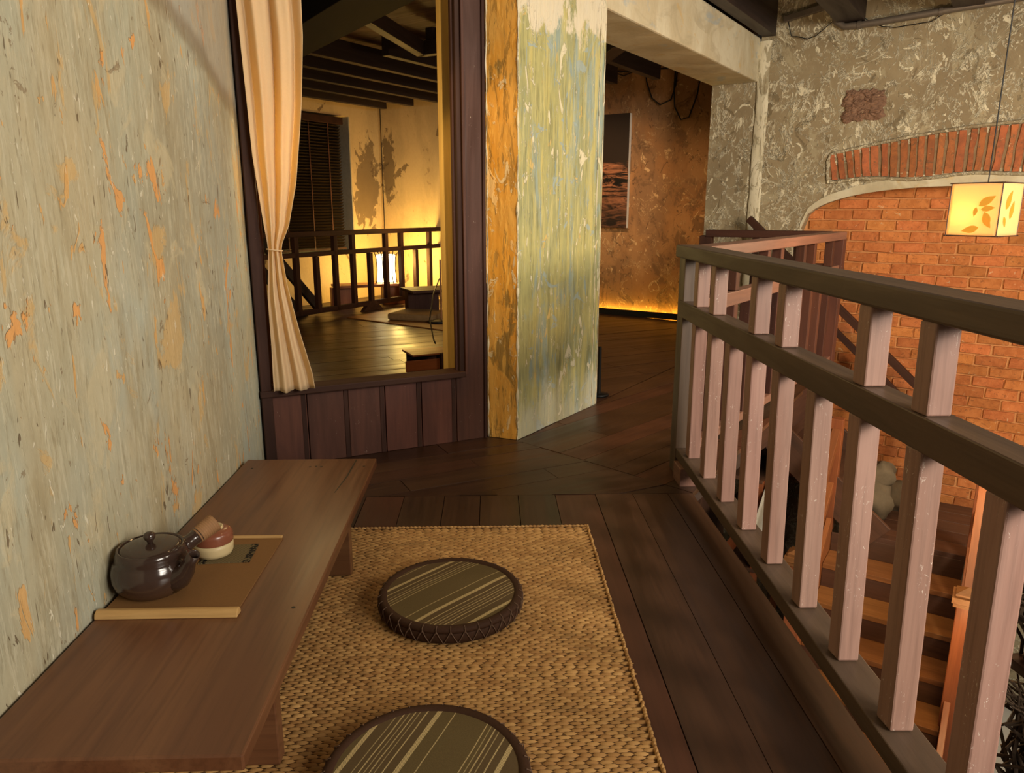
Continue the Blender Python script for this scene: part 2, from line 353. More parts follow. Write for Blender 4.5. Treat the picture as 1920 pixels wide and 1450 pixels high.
# ------------------------------------------------------------------ object helpers
WM = {}
def place(o, M, parent=None):
    WM[o.name] = M.copy(); o.matrix_basis = M
    if parent is not None:
        o.parent = parent; o.matrix_parent_inverse = WM[parent.name].inverted()
def T(x, y=None, z=None):
    return Matrix.Translation(V((x, y, z)) if y is not None else V(x))
def frame(o, ax, up=(0, 0, 1)):
    x = V(ax).normalized(); up = V(up)
    y = up.cross(x).normalized(); z = x.cross(y)
    M = Matrix.Identity(4)
    for i in range(3): M[i][0], M[i][1], M[i][2], M[i][3] = x[i], y[i], z[i], o[i]
    return M
def setp(o, label=None, cat=None, group=None, kind=None):
    if label: o['label'] = label
    if cat: o['category'] = cat
    if group: o['group'] = group
    if kind: o['kind'] = kind
    return o
def thing(name, label, cat, loc=(0, 0, 0), rz=0, group=None):
    o = bpy.data.objects.new(name, None); COL.objects.link(o); o.empty_display_size = .1
    place(o, T(loc) @ Matrix.Rotation(rz, 4, 'Z')); return setp(o, label, cat, group)
class MB:
    def __init__(s): s.v = []; s.f = []
    def add(s, vs, fs):
        k = len(s.v); s.v += [tuple(q) for q in vs]; s.f += [tuple(i + k for i in f) for f in fs]; return s
    def box(s, lo, hi, M=None):
        x0, y0, z0 = lo; x1, y1, z1 = hi
        vs = [V(p) for p in ((x0, y0, z0), (x1, y0, z0), (x1, y1, z0), (x0, y1, z0), (x0, y0, z1), (x1, y0, z1), (x1, y1, z1), (x0, y1, z1))]
        if M: vs = [M @ q for q in vs]
        return s.add(vs, [(0, 3, 2, 1), (4, 5, 6, 7), (0, 1, 5, 4), (1, 2, 6, 5), (2, 3, 7, 6), (3, 0, 4, 7)])
    def prism(s, poly, z0, z1, M=None):
        n = len(poly); vs = [V((p[0], p[1], z0)) for p in poly] + [V((p[0], p[1], z1)) for p in poly]
        if M: vs = [M @ q for q in vs]
        return s.add(vs, [tuple(range(n - 1, -1, -1)), tuple(range(n, 2 * n))] + [(i, (i + 1) % n, n + (i + 1) % n, n + i) for i in range(n)])
    def tube(s, pts, r, seg=8, caps=True):
        pts = [V(p) for p in pts]; n = len(pts); vs = []; fs = []
        a = None
        for i, p in enumerate(pts):
            d = (pts[min(i + 1, n - 1)] - pts[max(i - 1, 0)]).normalized()
            if a is None: a = d.orthogonal().normalized()
            a = (a - d * a.dot(d)).normalized(); b = d.cross(a)
            rr = r[i] if isinstance(r, (list, tuple)) else r
            for k in range(seg):
                t = 2 * PI * k / seg; vs.append(p + (a * math.cos(t) + b * math.sin(t)) * rr)
        for i in range(n - 1):
            for k in range(seg):
                k2 = (k + 1) % seg; fs.append((i * seg + k, i * seg + k2, (i + 1) * seg + k2, (i + 1) * seg + k))
        if caps: fs += [tuple(range(seg - 1, -1, -1)), tuple(range((n - 1) * seg, n * seg))]
        return s.add(vs, fs)
    def lathe(s, prof, seg=40, M=None):
        vs = []; fs = []; n = len(prof)
        for r, z in prof:
            for k in range(seg):
                t = 2 * PI * k / seg; q = V((r * math.cos(t), r * math.sin(t), z)); vs.append(M @ q if M else q)
        for i in range(n - 1):
            for k in range(seg):
                k2 = (k + 1) % seg; fs.append((i * seg + k, i * seg + k2, (i + 1) * seg + k2, (i + 1) * seg + k))
        if prof[0][0] > 1e-4: fs.append(tuple(range(seg - 1, -1, -1)))
        if prof[-1][0] > 1e-4: fs.append(tuple(range((n - 1) * seg, n * seg)))
        return s.add(vs, fs)
    def grid(s, fn, nu, nv):
        vs = [fn(i / nu, j / nv) for j in range(nv + 1) for i in range(nu + 1)]
        return s.add(vs, [(j * (nu + 1) + i, j * (nu + 1) + i + 1, (j + 1) * (nu + 1) + i + 1, (j + 1) * (nu + 1) + i) for j in range(nv) for i in range(nu)])
def ob(name, mb, mat, parent=None, M=None, smooth=False, bevel=0, solid=0, kind=None):
    me = bpy.data.meshes.new(name)
    if isinstance(mb, MB): me.from_pydata(mb.v, [], mb.f)
    else: me = mb
    if isinstance(mb, MB):
        me.materials.append(mat.m)
        if smooth: me.polygons.foreach_set('use_smooth', [True] * len(me.polygons))
        me.update()
    o = bpy.data.objects.new(name, me); COL.objects.link(o); place(o, M or Matrix.Identity(4), parent)
    if solid: q = o.modifiers.new('solid', 'SOLIDIFY'); q.thickness = solid; q.offset = 0
    if bevel: q = o.modifiers.new('bevel', 'BEVEL'); q.width = bevel; q.segments = 2; q.limit_method = 'ANGLE'
    if kind: o['kind'] = kind
    return o
def block(name, mat, parent, c, ax, L, W, H, up=(0, 0, 1), bevel=.003, kind=None):
    """box of length L along ax, W sideways, H along up, centred on c"""
    return ob(name, MB().box((-L / 2, -W / 2, -H / 2), (L / 2, W / 2, H / 2)), mat, parent, frame(V(c), ax, up), bevel=bevel, kind=kind)
def beam(name, mat, parent, a, b, W, H, up=(0, 0, 1), bevel=.003, kind=None):
    a, b = V(a), V(b); return block(name, mat, parent, (a + b) / 2, b - a, (b - a).length, W, H, up, bevel, kind)
def clip(poly, a, b, c):
    """keep a*x+b*y<=c"""
    out = []
    for i in range(len(poly)):
        p, q = poly[i], poly[(i + 1) % len(poly)]
        dp, dq = a * p[0] + b * p[1] - c, a * q[0] + b * q[1] - c
        if dp <= 0: out.append(p)
        if (dp < 0 < dq) or (dq < 0 < dp):
            t = dp / (dp - dq); out.append((p[0] + t * (q[0] - p[0]), p[1] + t * (q[1] - p[1])))
    return out
def planks(zone, ang, widths, parent, z1=0., th=.022, gap=.0025, mats=None, joints=None, name='plank'):
    """lay planks of the given widths along direction ang over a convex zone"""
    d = (math.cos(ang), math.sin(ang)); nn = (-d[1], d[0])
    loc = [(p[0] * d[0] + p[1] * d[1], p[0] * nn[0] + p[1] * nn[1]) for p in zone]
    lo, hi = min(p[1] for p in loc), max(p[1] for p in loc); y = lo; i = 0
    x0, x1 = min(p[0] for p in loc), max(p[0] for p in loc)
    while y < hi:
        w_ = widths[i % len(widths)]
        cuts = [x0]
        if joints:
            x = x0 + random.uniform(.3, joints)
            while x < x1: cuts.append(x); x += random.uniform(.6, 1.2) * joints
        cuts.append(x1)
        for a_, b_ in zip(cuts, cuts[1:]):
            p = clip(clip(loc, 0, 1, y + w_ - gap / 2), 0, -1, -(y + gap / 2))
            p = clip(clip(p, 1, 0, b_ - gap / 2), -1, 0, -(a_ + gap / 2)) if p else p
            if len(p) < 3: continue
            cx_, cy_ = sum(q[0] for q in p) / len(p), sum(q[1] for q in p) / len(p)
            dz = random.uniform(-.0012, .0012)
            M = Matrix(((d[0], nn[0], 0, d[0] * cx_ + nn[0] * cy_), (d[1], nn[1], 0, d[1] * cx_ + nn[1] * cy_), (0, 0, 1, z1 + dz), (0, 0, 0, 1)))
            mt = mats(i) if mats else FLO
            ob(name, MB().prism([(q[0] - cx_, q[1] - cy_) for q in p], -th, 0), mt, parent, M)
        y += w_; i += 1
ul = V((.5768, .8169, 0)); vl = V((.8169, -.5768, 0))      # directions of the stair hall
def UVz(U, W_, z): return ul * U + vl * W_ + V((0, 0, z))
HU = frame((0, 0, 0), vl)                                   # local x = v, y = u , z up

# ------------------------------------------------------------------ shell
# left wall, gently bowed, real undulation
def lw(i, j):
    y = -1.5 + 4.57 * i; z = -.02 + 2.82 * j
    x = -.893 if y < 2.45 else -.893 - .082 * min(1, (y - 2.45) / .6) ** 1.2
    q = mnoise.noise(V((0, y * 2.2, z * 1.6))) * .006 + mnoise.noise(V((3, y * 7, z * 5))) * .0025
    return (x + q * min(1, abs(z - .0) * 1.0), y, z)
wl = ob('wall_left', MB().grid(lw, 200, 130), PL, smooth=True, kind='structure')
# floor
fl = ob('floor', MB().prism([(-1, -1.5), (.79, -1.5), (.8, 2.95), (2.36, 4.98), (1.62, 5.5), (2.45, 6.7), (2.9, 7.5), (1.0, 9), (-1.5, 10), (-5, 6), (-5, 1.2), (-1, 3.0)], -.2, -.024), JOI, kind='structure')
zA = [(-.9, -1.2), (.80, -1.2), (.80, 2.735), (-.95, 2.735)]
def zmat(i): return {1: FLOR, 6: FLOR, 7: FLO}.get(i, FLO)
planks(zA, PI / 2, [.10, .14, .149, .1585, .1465, .148, .14, .158, .149, .151, .26], fl, mats=lambda i: FLOR if i in (3, 8) else FLO)
pd = math.atan2(.411, .911)
planks([(-1.0, 2.738), (.80, 2.738), (.13, 3.44), (-.02, 3.50), (-1.0, 3.05)], pd, [.12, .11, .15, .13, .14], fl, joints=1.4)
ca = math.radians(44)
planks([(.1315, 3.4405), (.8015, 2.7385), (2.35, 5.0), (1.6, 5.53)], ca, [.13, .15, .12, .16, .14], fl, joints=1.6,
       mats=lambda i: FLOR if i % 3 == 1 else FLO)
planks([(-3.2, 2.10), (-.01, 3.53), (.1255, 3.46), (1.595, 5.535), (2.45, 6.75), (1.2, 8.0), (-1.4, 9.8), (-3.4, 7.0)], pd, [.15, .17, .13, .16], fl, joints=2.2)
# partition with board dado and opening
PDX, PDY = V((.9115, .4113, 0)), V((-.4113, .9115, 0)); P0 = V((-.975, 3.072, 0))
def PP(t, d, z): return P0 + PDX * t + PDY * d + V((0, 0, z))
wp = ob('wall_partition', MB().box((0, .02, 0), (1.05, .05, .30), frame(P0, PDX)).box((0, .02, 2.45), (1.05, .05, 2.8), frame(P0, PDX)), PLUMD, kind='structure')
bt = [0, .19, .37, .54, .715, .89, 1.052]
for a_, b_ in zip(bt, bt[1:]):
    hgt = .325 if b_ < 1.0 else 2.8
    L = hgt
    zc = hgt / 2
    block('board', PLUM, wp, PP((a_ + b_) / 2, .008 + random.uniform(-.002, .002), zc), (0, 0, 1), L, b_ - a_ - .004, .022, up=-PDY, bevel=.002)
for t_ in (.175, .36, .525, .70, .875):   # cover strips beside the joints
    block('cover_strip', PLUMD, wp, PP(t_ + .0, -.0035, .16), (0, 0, 1), .32, .02, .006, up=-PDY, bevel=.0015)
block('sill', PLUMD, wp, PP(.46, .01, .338), PDX, .93, .11, .028, bevel=.004)
block('jamb', PLUMD, wp, PP(.022, .01, 1.4), (0, 0, 1), 2.8, .045, .09, up=-PDY, bevel=.004)
block('jamb_lining', PLUM, wp, PP(.052, .02, 1.55), (0, 0, 1), 2.45, .014, .06, up=-PDY, bevel=.003)
block('jamb', PLUMD, wp, PP(.914, .01, 1.56), (0, 0, 1), 2.45, .024, .07, up=-PDY, bevel=.004)
block('jamb_lining', PLUM, wp, PP(.932, .0, 1.56), (0, 0, 1), 2.45, .012, .075, up=-PDY, bevel=.002)
block('nosing', PLUMD, wp, PP(1.04, -.004, 1.4), (0, 0, 1), 2.8, .014, .02, up=-PDY, bevel=.002)
yp = block('yellow_post', YPOST, None, (-.176, 3.625, 1.38), (0, 0, 1), 2.76, .10, .06, up=-PDY)
setp(yp, 'pale yellow timber post just inside the right edge of the partition opening', 'post')
# pier
A1, A2, A3, A4 = (-.013, 3.512), (.130, 3.452), (.613, 4.129), (.47, 4.19)
def roughface(p, q, z0, z1, n1, n2, amp, nrm):
    def f(i, j):
        e = min(1, i * 12, (1 - i) * 12)
        a = mnoise.noise(V((i * 4, j * 14, p[0]))) * amp * e + mnoise.noise(V((i * 14, j * 50, 3))) * amp * .5 * e
        k = mnoise.noise(V((j * 30, 5, p[1]))) * .004
        return (p[0] + (q[0] - p[0]) * i + nrm[0] * a, p[1] + (q[1] - p[1]) * i + nrm[1] * a + k * (1 - e), z0 + (z1 - z0) * j)
    return f
def chips(p, sd, r0):
    pts, rr_ = [], []
    for k in range(180):
        z = 2.74 * k / 179; q = mnoise.noise(V((z * 9, sd, 0)))
        pts.append((p[0] + q * .004, p[1] + mnoise.noise(V((z * 12, sd, 5))) * .003, z)); rr_.append(max(.0012, r0 * (.7 + 1.3 * mnoise.noise(V((z * 16, sd, 9))))))
    return MB().tube(pts, rr_, 6)
pier = ob('wall_pier', MB().prism([(-.01, 3.516), (.128, 3.458), (.607, 4.129), (.47, 4.186)], 0, 2.75), PIERR, kind='structure')
ob('plaster_face', MB().grid(roughface(A1, A2, 0, 2.75, 0, 0, .003, (-.38, -.92)), 24, 200), PIERL, pier, smooth=True)
ob('plaster_face', MB().grid(roughface(A2, A3, 0, 2.75, 0, 0, .004, (.816, -.578)), 60, 200), PIERR, pier, smooth=True)
for (p_, sd_, r_) in ((A2, 1, .006), ((A1[0] + .004, A1[1] - .002), 7, .004), ((.577, 4.076), 4, .004), ((.606, 4.118), 11, .005)): ob('chipped_edge', chips(p_, sd_, r_), STRIP, pier, smooth=True)
# plaster beam from the pier to the hall wall (local: x along v, y along u)
tb = ob('trim_1', MB().prism([(0, -2.8), (.385, -2.8), (.385, 6.46 - 4.0), (0, 6.46 - 4.0)], 2.10, 2.43, T(UVz(4.0, -2.265, 0)) @ HU.to_3x3().to_4x4()), BEAMP, bevel=.012, kind='structure')
# hall wall: plane at U = 6.453 ; s measured from W=-1.87
WU = 6.453; W0 = -1.87
MS = T(UVz(WU, W0, 0)) @ HU.to_3x3().to_4x4()             # local x = s, y = outward depth, z up
def archz(s):
    t = abs((s - 1.6) / 1.18); return .93 + .335 * max(0, 1 - t ** 2.4) ** (1 / 2.4)
mb = MB()
def wg(x0, x1, z0, z1, nx, nz, top=None, bot=None):
    def f(i, j):
        s = x0 + (x1 - x0) * i; b_ = bot(s) if bot else z0
        z = b_ + (z1 - b_) * j
        a = (mnoise.noise(V((s * 3, 1, z * 3))) * .008 + mnoise.noise(V((s * 11, 4, z * 9))) * .003) * min(1, 8 * abs(z - b_)) if True else 0
        return MS @ V((s, -abs(a) if False else a, z))
    mb.grid(f, nx, nz)
wg(0, .42, -2.8, .93, 16, 60); wg(0, .42, .93, 2.8, 16, 60); wg(2.78, 4.2, -2.8, 2.8, 30, 60)
wg(.42, 2.78, .93, 2.8, 100, 60, None, archz)
mb.box((.42, 0, -2.8), (2.78, .16, -1.24), MS)
for k in range(60):                                         # arch reveal
    s0, s1 = .42 + 2.36 * k / 60, .42 + 2.36 * (k + 1) / 60
    mb.add([MS @ V(q) for q in ((s0, 0, archz(s0)), (s1, 0, archz(s1)), (s1, .16, archz(s1)), (s0, .16, archz(s0)))], [(0, 1, 2, 3)])
mb.add([MS @ V(q) for q in ((.42, 0, -1.24), (.42, 0, .93), (.42, .16, .93), (.42, .16, -1.24))], [(0, 1, 2, 3)])
wr = ob('wall_right', mb, PR, smooth=True, kind='structure')
# pale plaster band round the arch
mb = MB()
for k in range(48):
    s0, s1 = .42 + 2.36 * k / 48, .42 + 2.36 * (k + 1) / 48
    def wd(s): return .045 + .05 * (1 - abs(s - 1.6) / 1.2) + .01 * mnoise.noise(V((s * 9, 0, 0)))
    mb.add([MS @ V(q) for q in ((s0, -.006, archz(s0) - .004), (s1, -.006, archz(s1) - .004), (s1, -.006, archz(s1) + wd(s1)), (s0, -.006, archz(s0) + wd(s0)), (s0, .02, archz(s0) - .004), (s1, .02, archz(s1) - .004), (s1, .004, archz(s1) + wd(s1)), (s0, .004, archz(s0) + wd(s0)))],
           [(0, 1, 2, 3), (4, 5, 1, 0), (3, 2, 6, 7)])
mb.box((.405, -.006, -1.2), (.435, .02, .935), MS)
ob('arch_band', mb, BEAMP, wr, smooth=False)
# corner strip of white plaster and pilaster under the beam
pil = ob('wall_stub', MB().box((-.385, .0, -2.8), (0.004, .22, 2.12), MS), PR, kind='structure')
def stf(i, j):
    z = 2.15 * j - .1 if False else -.1 + 2.5 * j
    wv = mnoise.noise(V((2, 2, z * 3))) * .012
    a = PI * i
    return MS @ V((.035 - .05 * math.cos(a) + wv, -.004 - .016 * math.sin(a) + mnoise.noise(V((i * 6, 0, z * 14))) * .005, z))
ob('corner_plaster', MB().grid(stf, 10, 90), STRIP, wr, smooth=True)
# recessed brick wall: bricks one by one
bw = ob('wall_brick', MB().box((.3, .155, -1.26), (2.95, .19, 1.3), MS), MORT, kind='structure')
bmesh_ = []
for q in range(5):
    r = random.Random(q); j = lambda: r.uniform(-.004, .004)
    a, b, h = .099, .014, .0335
    vs = [(-a + j(), -b, -h + j()), (a + j(), -b, -h + j()), (a + j(), -b, h + j()), (-a + j(), -b, h + j()),
          (-a - .003, b, -h - .003), (a + .003, b, -h - .003), (a + .003, b, h + .003), (-a - .003, b, h + .003)]
    me = bpy.data.meshes.new('brick'); me.from_pydata(vs, [], [(0, 1, 2, 3), (1, 0, 4, 5), (2, 1, 5, 6), (3, 2, 6, 7), (0, 3, 7, 4)]); me.materials.append(BRI.m); bmesh_.append(me)
row = 0; z = -1.19; cnt = 0
R3 = HU.to_3x3().to_4x4()
while z < 1.28:
    s = .35 + (.105 if row % 2 else 0)
    while s < 2.42:
        if .36 < s and cnt < 300 and z < archz(max(.45, min(2.7, s))) + .03:
            o = bpy.data.objects.new('brick', random.choice(bmesh_)); COL.objects.link(o)
            place(o, MS @ T(s + random.uniform(-.004, .004), .155 - random.uniform(0, .006), z + random.uniform(-.002, .002)) @ Matrix.Rotation(random.uniform(-.012, .012), 4, 'Y'), bw); cnt += 1
        s += .216
    z += .083; row += 1
# exposed relieving arch: mortar bed, soldier bricks, plaster lip
def topz(s):
    t = (s - .611) / 1.35; return 1.505 + .17 * math.sin(min(1, t) * PI / 2) if s < 1.95 else 1.675 - .1 * (s - 1.95) ** 2
def botz(s): return 1.318 + .0325 * (s - .64) + .012 * math.sin(s * 9)
mb = MB(); N = 60
def pm(i, j):
    s = .605 + 1.9 * i; e = mnoise.noise(V((s * 20, j * 3, 0))) * .006
    return MS @ V((s, -.004 if 0 < j < 1 else .006, botz(s) - .008 + e + (topz(s) - botz(s) + .016) * j))
mb.grid(pm, N, 4); ba = ob('arch_mortar', mb, MORTG, wr)
s = .655; k = 0
while s < 2.45:
    wdt = random.uniform(.042, .060); fan = -.05 * (1.5 - s)
    b0, t0 = botz(s), topz(s)
    h = t0 - b0 - .008
    mbb = MB(); jt = lambda: random.uniform(-.005, .005)
    nz = 4; ring = []
    for q in range(nz + 1):
        zq = b0 + .004 + h * q / nz; of = fan * (q / nz) + jt() * .6
        hw = wdt / 2 - .005 + jt() * .7
        ring.append([V((s + of - hw, -.013 + jt() * .6, zq)), V((s + of + hw, -.013 + jt() * .6, zq)), V((s + of + hw + .003, .0, zq)), V((s + of - hw - .003, .0, zq))])
    base = V((s, 0, b0 + h / 2)); vs = [p - base for r_ in ring for p in r_]; fs = []
    for q in range(nz):
        for e in ((0, 1), (1, 2), (3, 0)):
            fs.append((q * 4 + e[0], q * 4 + e[1], q * 4 + 4 + e[1], q * 4 + 4 + e[0]))
    fs += [(3, 2, 1, 0), (nz * 4, nz * 4 + 1, nz * 4 + 2, nz * 4 + 3)]
    mbb.add(vs, fs); ob('brick', mbb, BRA, wr, MS @ T(base))
    s += wdt + .009; k += 1
pts = [MS @ V((.605 + 1.86 * i / 50, -.006, topz(.605 + 1.86 * i / 50) + .012 + .006 * mnoise.noise(V((i * .9, 0, 0))))) for i in range(51)]
ptb = [MS @ V((.605 + 1.86 * i / 50, -.006, botz(.605 + 1.86 * i / 50) - .012 + .008 * mnoise.noise(V((i * .7, 3, 0))))) for i in range(51)]
ob('plaster_lip', MB().tube(ptb[::-1] + [MS @ V((.588, -.006, 1.38)), MS @ V((.586, -.006, 1.46))] + pts, .014, 6), PR, wr, smooth=True)
# broken patch showing brick rubble
def rp(i, j):
    x, y = i * 2 - 1, j * 2 - 1
    r_ = 1 + .30 * mnoise.noise(V((x * 2.0, y * 2.0, 9))) + .12 * mnoise.noise(V((x * 6.0, y * 6.0, 2)))
    d = max(abs(x), abs(y))
    a = .022 * (1 - d ** 6) * (.75 + .9 * abs(mnoise.noise(V((x * 3.2, y * 10, 1))))) if d < .999 else 0
    return MS @ V((.806 + .15 * x * r_ * (1 - .12 * y * y), -.002 - a + mnoise.noise(V((x * 9, y * 16, 4))) * .007, 1.863 + .115 * y * r_ * (1 - .12 * x * x)))
ob('rubble_patch', MB().grid(rp, 40, 34), ROUGHB, wr)
# far wall with the corridor and the window wall of the tea room
FW = V((1.175, 7.981, 0)); CN = V((-1.374, 9.783, 0))
CW = FW.dot(vl); FU = FW.dot(ul); CWn = CN.dot(vl)
MF = T(UVz(FU, CWn, 0)) @ R3                                 # local x = W - corner
wf = ob('wall_far', MB().box((0, 0, -.1), (4.6, .12, 2.9), MF), FAR, kind='structure')
ob('pale_plaster', MB().box((0, -.006, 0), (2.75, 0, 2.9), MF), BACK, wf)
MW = frame(UVz(FU, CWn, 0), -ul)                             # local x runs back from the corner, y = -v side out
ww = MB()
ww.box((0, -.2, -1), (.50, 0, 2.9), MW).box((1.9, -.2, -1), (5, 0, 2.9), MW).box((.50, -.2, 2.16), (1.9, 0, 2.9), MW).box((.50, -.2, -1), (1.9, 0, .56), MW)
wb = ob('wall_back', ww, BACK, kind='structure')
win = ob('window_1', MB().box((.50, -.24, .56), (1.9, -.2, 2.16), MW), BLACK, kind='structure')
ob('window_reveal', MB().box((.50, -.2, .56), (.515, .002, 2.16), MW), GREY, win)
bl = thing('venetian_blind', 'dark wooden venetian blind in the tea room window', 'blind', MW @ V((1.2, -.03, .6)))
ob('headrail', MB().box((.62, -.07, 2.06), (1.88, .02, 2.14), MW), PLUMD, bl, bevel=.004)
slm = MB().box((-.61, -.022, -.0015), (.61, .022, .0015)); slme = None
for k in range(42):
    z = .66 + k * .0335
    M = MW @ T((1.245, -.035, z)) @ Matrix.Rotation(math.radians(38), 4, 'X')
    if slme is None: o = ob('slat', slm, SLATE, bl, M); slme = o.data
    else: o = bpy.data.objects.new('slat', slme); COL.objects.link(o); place(o, M, bl)
ob('bottom_rail', MB().box((.63, -.06, .615), (1.86, -.01, .64), MW), PLUMD, bl, bevel=.003)
for x in (.83, 1.12, 1.5): ob('cord_tape', MB().box((x, -.012, .62), (x + .012, -.009, 2.08), MW), PLUM, bl)
# ceilings and joists
cl = ob('ceiling', MB().prism([(-1.2, -1.6), (4.5, -1.6), (6.5, 3.6), (2.9, 7.9), (-1.5, 11), (-6, 6), (-6, 1)], 2.76, 2.82), JOI, kind='structure')
planks([(-1.1, 3.2), (.1, 3.6), (1.5, 5.7), (2.3, 7.0), (1.0, 8.2), (-1.4, 9.9), (-4, 6)], math.atan2(vl.y, vl.x), [.2, .19, .21], cl, z1=2.46, mats=lambda i: CEILB, name='ceiling_board')
for k in range(9):                                           # tea room joists, square ends near the far wall
    W_ = -6.42 + .44 * k; e = 6.95 - .02 * k
    if W_ > -2.9: break
    beam('joist', JOI, cl, UVz(2.6 if k < 5 else 4.6, W_, 2.325), UVz(e, W_, 2.325), .07, .15)
beam('tie_beam', TIE, cl, (-.33, 3.68, 2.27), (-1.55, 5.63, 2.27), .31, .34)
beam('tie_beam', JOI, cl, UVz(6.9, -4.0, 2.3), UVz(5.2, -2.5, 2.3), .12, .16)
beam('brace', JOI, cl, (-.75, 4.98, 2.26), (-.50, 6.0, 2.26), .07, .1)
beam('brace', JOI, cl, (-.50, 6.0, 2.26), (.1, 5.6, 2.26), .07, .1)
beam('joist', JOI, cl, UVz(1.6, -1.81, 2.60), UVz(6.45, -1.81, 2.60), .10, .34)
for W_ in (-1.21, -.45, .35, 1.15): beam('joist', JOI, cl, UVz(1.2, W_, 2.61), UVz(6.45, W_, 2.61), .19, .30)
po = beam('corner_post', PLUMD, None, UVz(6.44, -2.32, 0), UVz(6.44, -2.32, 2.4), .13, .13)
setp(po, 'dark brown timber post at the far end of the corridor under the plaster beam', 'post')
# skirting and led strip along the far wall
sk = ob('baseboard_far', MB().box((2.7, -.075, 0), (4.55, -.055, .062), MF), BLACK, kind='structure')
led = ob('led_strip', MB().box((2.72, -.035, .004), (4.5, -.02, .012), MF), LED); setp(led, 'yellow glowing LED strip hidden behind the low black board at the far wall', 'light strip')
area('led_glow', MF @ V((3.6, -.04, .04)), MF @ V((3.6, .3, .55)), 1.75, 3.2, (1, .60, .07), .03)

# ------------------------------------------------------------------ balustrades
bal = thing('balustrade', 'dark wooden landing railing with pinkish balusters running along the stairwell', 'railing', (.8, 1.8, 0))
def bx_(y): return .765 + (y - 1.208) * .0217
beam('bottom_rail', RAILD, bal, (bx_(.3) + .022, .3, .095), (bx_(2.99) + .022, 2.99, .095), .085, .042)
beam('mid_rail', RAILD, bal, (.808, .3, .703), (.808, 3.0, .703), .066, .066)
beam('handrail', RAILD, bal, (.822, .2, .93), (.822, 3.09, .93), .10, .05, bevel=.006)
block('newel_post', RAILD, bal, (.822, 3.0, .455), (0, 0, 1), .91, .085, .085, up=(0, -1, 0))
ty = [2.759, 2.55, 2.348, 2.141, 1.929, 1.701, 1.48, 1.253, 1.023, .80, .58]
byy = [2.82, 2.59, 2.36, 2.13, 1.90, 1.662, 1.437, 1.208, .985, .765, .55]
for i, (t_, b_) in enumerate(zip(ty, byy)):
    a = V((bx_(b_) + .0235, b_ + .026, .116)); c_ = V((.8035, t_ + .026, .67))
    beam('baluster', BAL, bal, a, c_, .047, .052, up=(0, -1, 0), bevel=.004)
    if i % 3 != 2:
        beam('baluster', BAL, bal, (.8035, t_ + .026, .736), (.8035, t_ + .03, .905), .047, .052, up=(0, -1, 0), bevel=.004)
for y in (2.86, .98): block('rail_foot', RAIL, bal, (.80, y, .037), (0, 1, 0), .11, .07, .075)
def railing(root, a, b, n, tone, post_end=True, ztop=.95, feet=True, every=3):
    a, b = V(a), V(b); d = (b - a); L = d.length; d.normalize()
    beam('handrail', tone[0], root, a + V((0, 0, ztop - .024)), b + V((0, 0, ztop - .024)), .10, .05, bevel=.005)
    beam('mid_rail', tone[0], root, a + V((0, 0, .703)), b + V((0, 0, .703)), .06, .062)
    beam('bottom_rail', tone[0], root, a + V((0, 0, .095)), b + V((0, 0, .095)), .06, .042)
    for k in range(1, n):
        p = a + d * (L * k / n)
        block('baluster', tone[1], root, p + V((0, 0, .394)), (0, 0, 1), .555, .05, .05, up=-d)
        if k % every: block('baluster', tone[1], root, p + V((0, 0, .82)), (0, 0, 1), .168, .05, .05, up=-d)
    if post_end: block('newel_post', tone[1], root, b + V((0, 0, .455)), (0, 0, 1), .91, .085, .085, up=-d)
r2 = thing('balustrade', 'orange-lit wooden railing angling away from the corner newel to the brick wall', 'railing', (1.6, 4.0, 0))
railing(r2, (.845, 3.03, 0), (2.325, 4.95, 0), 11, (RAIL, PLUM))
r3 = thing('balustrade', 'short dark railing at the head of the stairs under the stub wall', 'railing', (1.95, 5.2, 0))
railing(r3, (2.31, 5.02, 0), (1.575, 5.42, 0), 4, (PLUMD, PLUMD))

# ------------------------------------------------------------------ staircase
st = thing('staircase', 'wooden staircase descending past the brick wall and turning down to the ground floor', 'stairs', UVz(5.5, -.4, -2.75))
for k in range(6):                                           # upper flight, down along the brick wall
    w0 = -1.84 + .2 * k; z = -.169 * (k + 1)
    block('tread', STD, st, UVz(5.96, w0 + .11, z - .016), ul, .86, .24, .032)
    block('riser', STD, st, UVz(5.96, w0, z + .068), ul, .86, .016, .136)
block('riser', STD, st, UVz(5.96, -.64, -1.1), ul, .86, .016, .136)
for U_ in (5.50, 6.41): beam('stringer', STD, st, UVz(U_, -1.9, -.02), UVz(U_, -.52, -1.19), .035, .24)
for q in range(5): block('landing_board', STD, st, UVz(5.6 + .2 * q, .02, -1.2), vl, 1.2, .196, .04)
beam('handrail', PLUMD, st, UVz(6.28, -1.82, 1.02), UVz(6.28, -.36, -.30), .05, .055)
beam('lower_rail', PLUMD, st, UVz(6.28, -1.2, .27), UVz(6.28, -.40, -.455), .04, .045)
for W_ in (-1.75, -1.2, -.78, -.42):
    zz = 1.02 - (W_ + 1.82) * .904; block('rail_post', PLUMD, st, UVz(6.28, W_, zz - .34), (0, 0, 1), .66, .045, .045, up=-vl)
for k in range(9):                                           # lower flight toward the viewer
    U_ = 5.5 - .25 * k; z = -1.18 - .175 * (k + 1)
    block('tread', GOLD, st, UVz(U_ - .12, -.40, z - .018), vl, .84, .275, .036)
    block('riser', STD, st, UVz(U_ + .005, -.40, z + .07), vl, .84, .016, .14)
for W_ in (-.84, .04): beam('stringer', ORW, st, UVz(5.52, W_, -1.2), UVz(3.3, W_, -2.75), .035, .28)
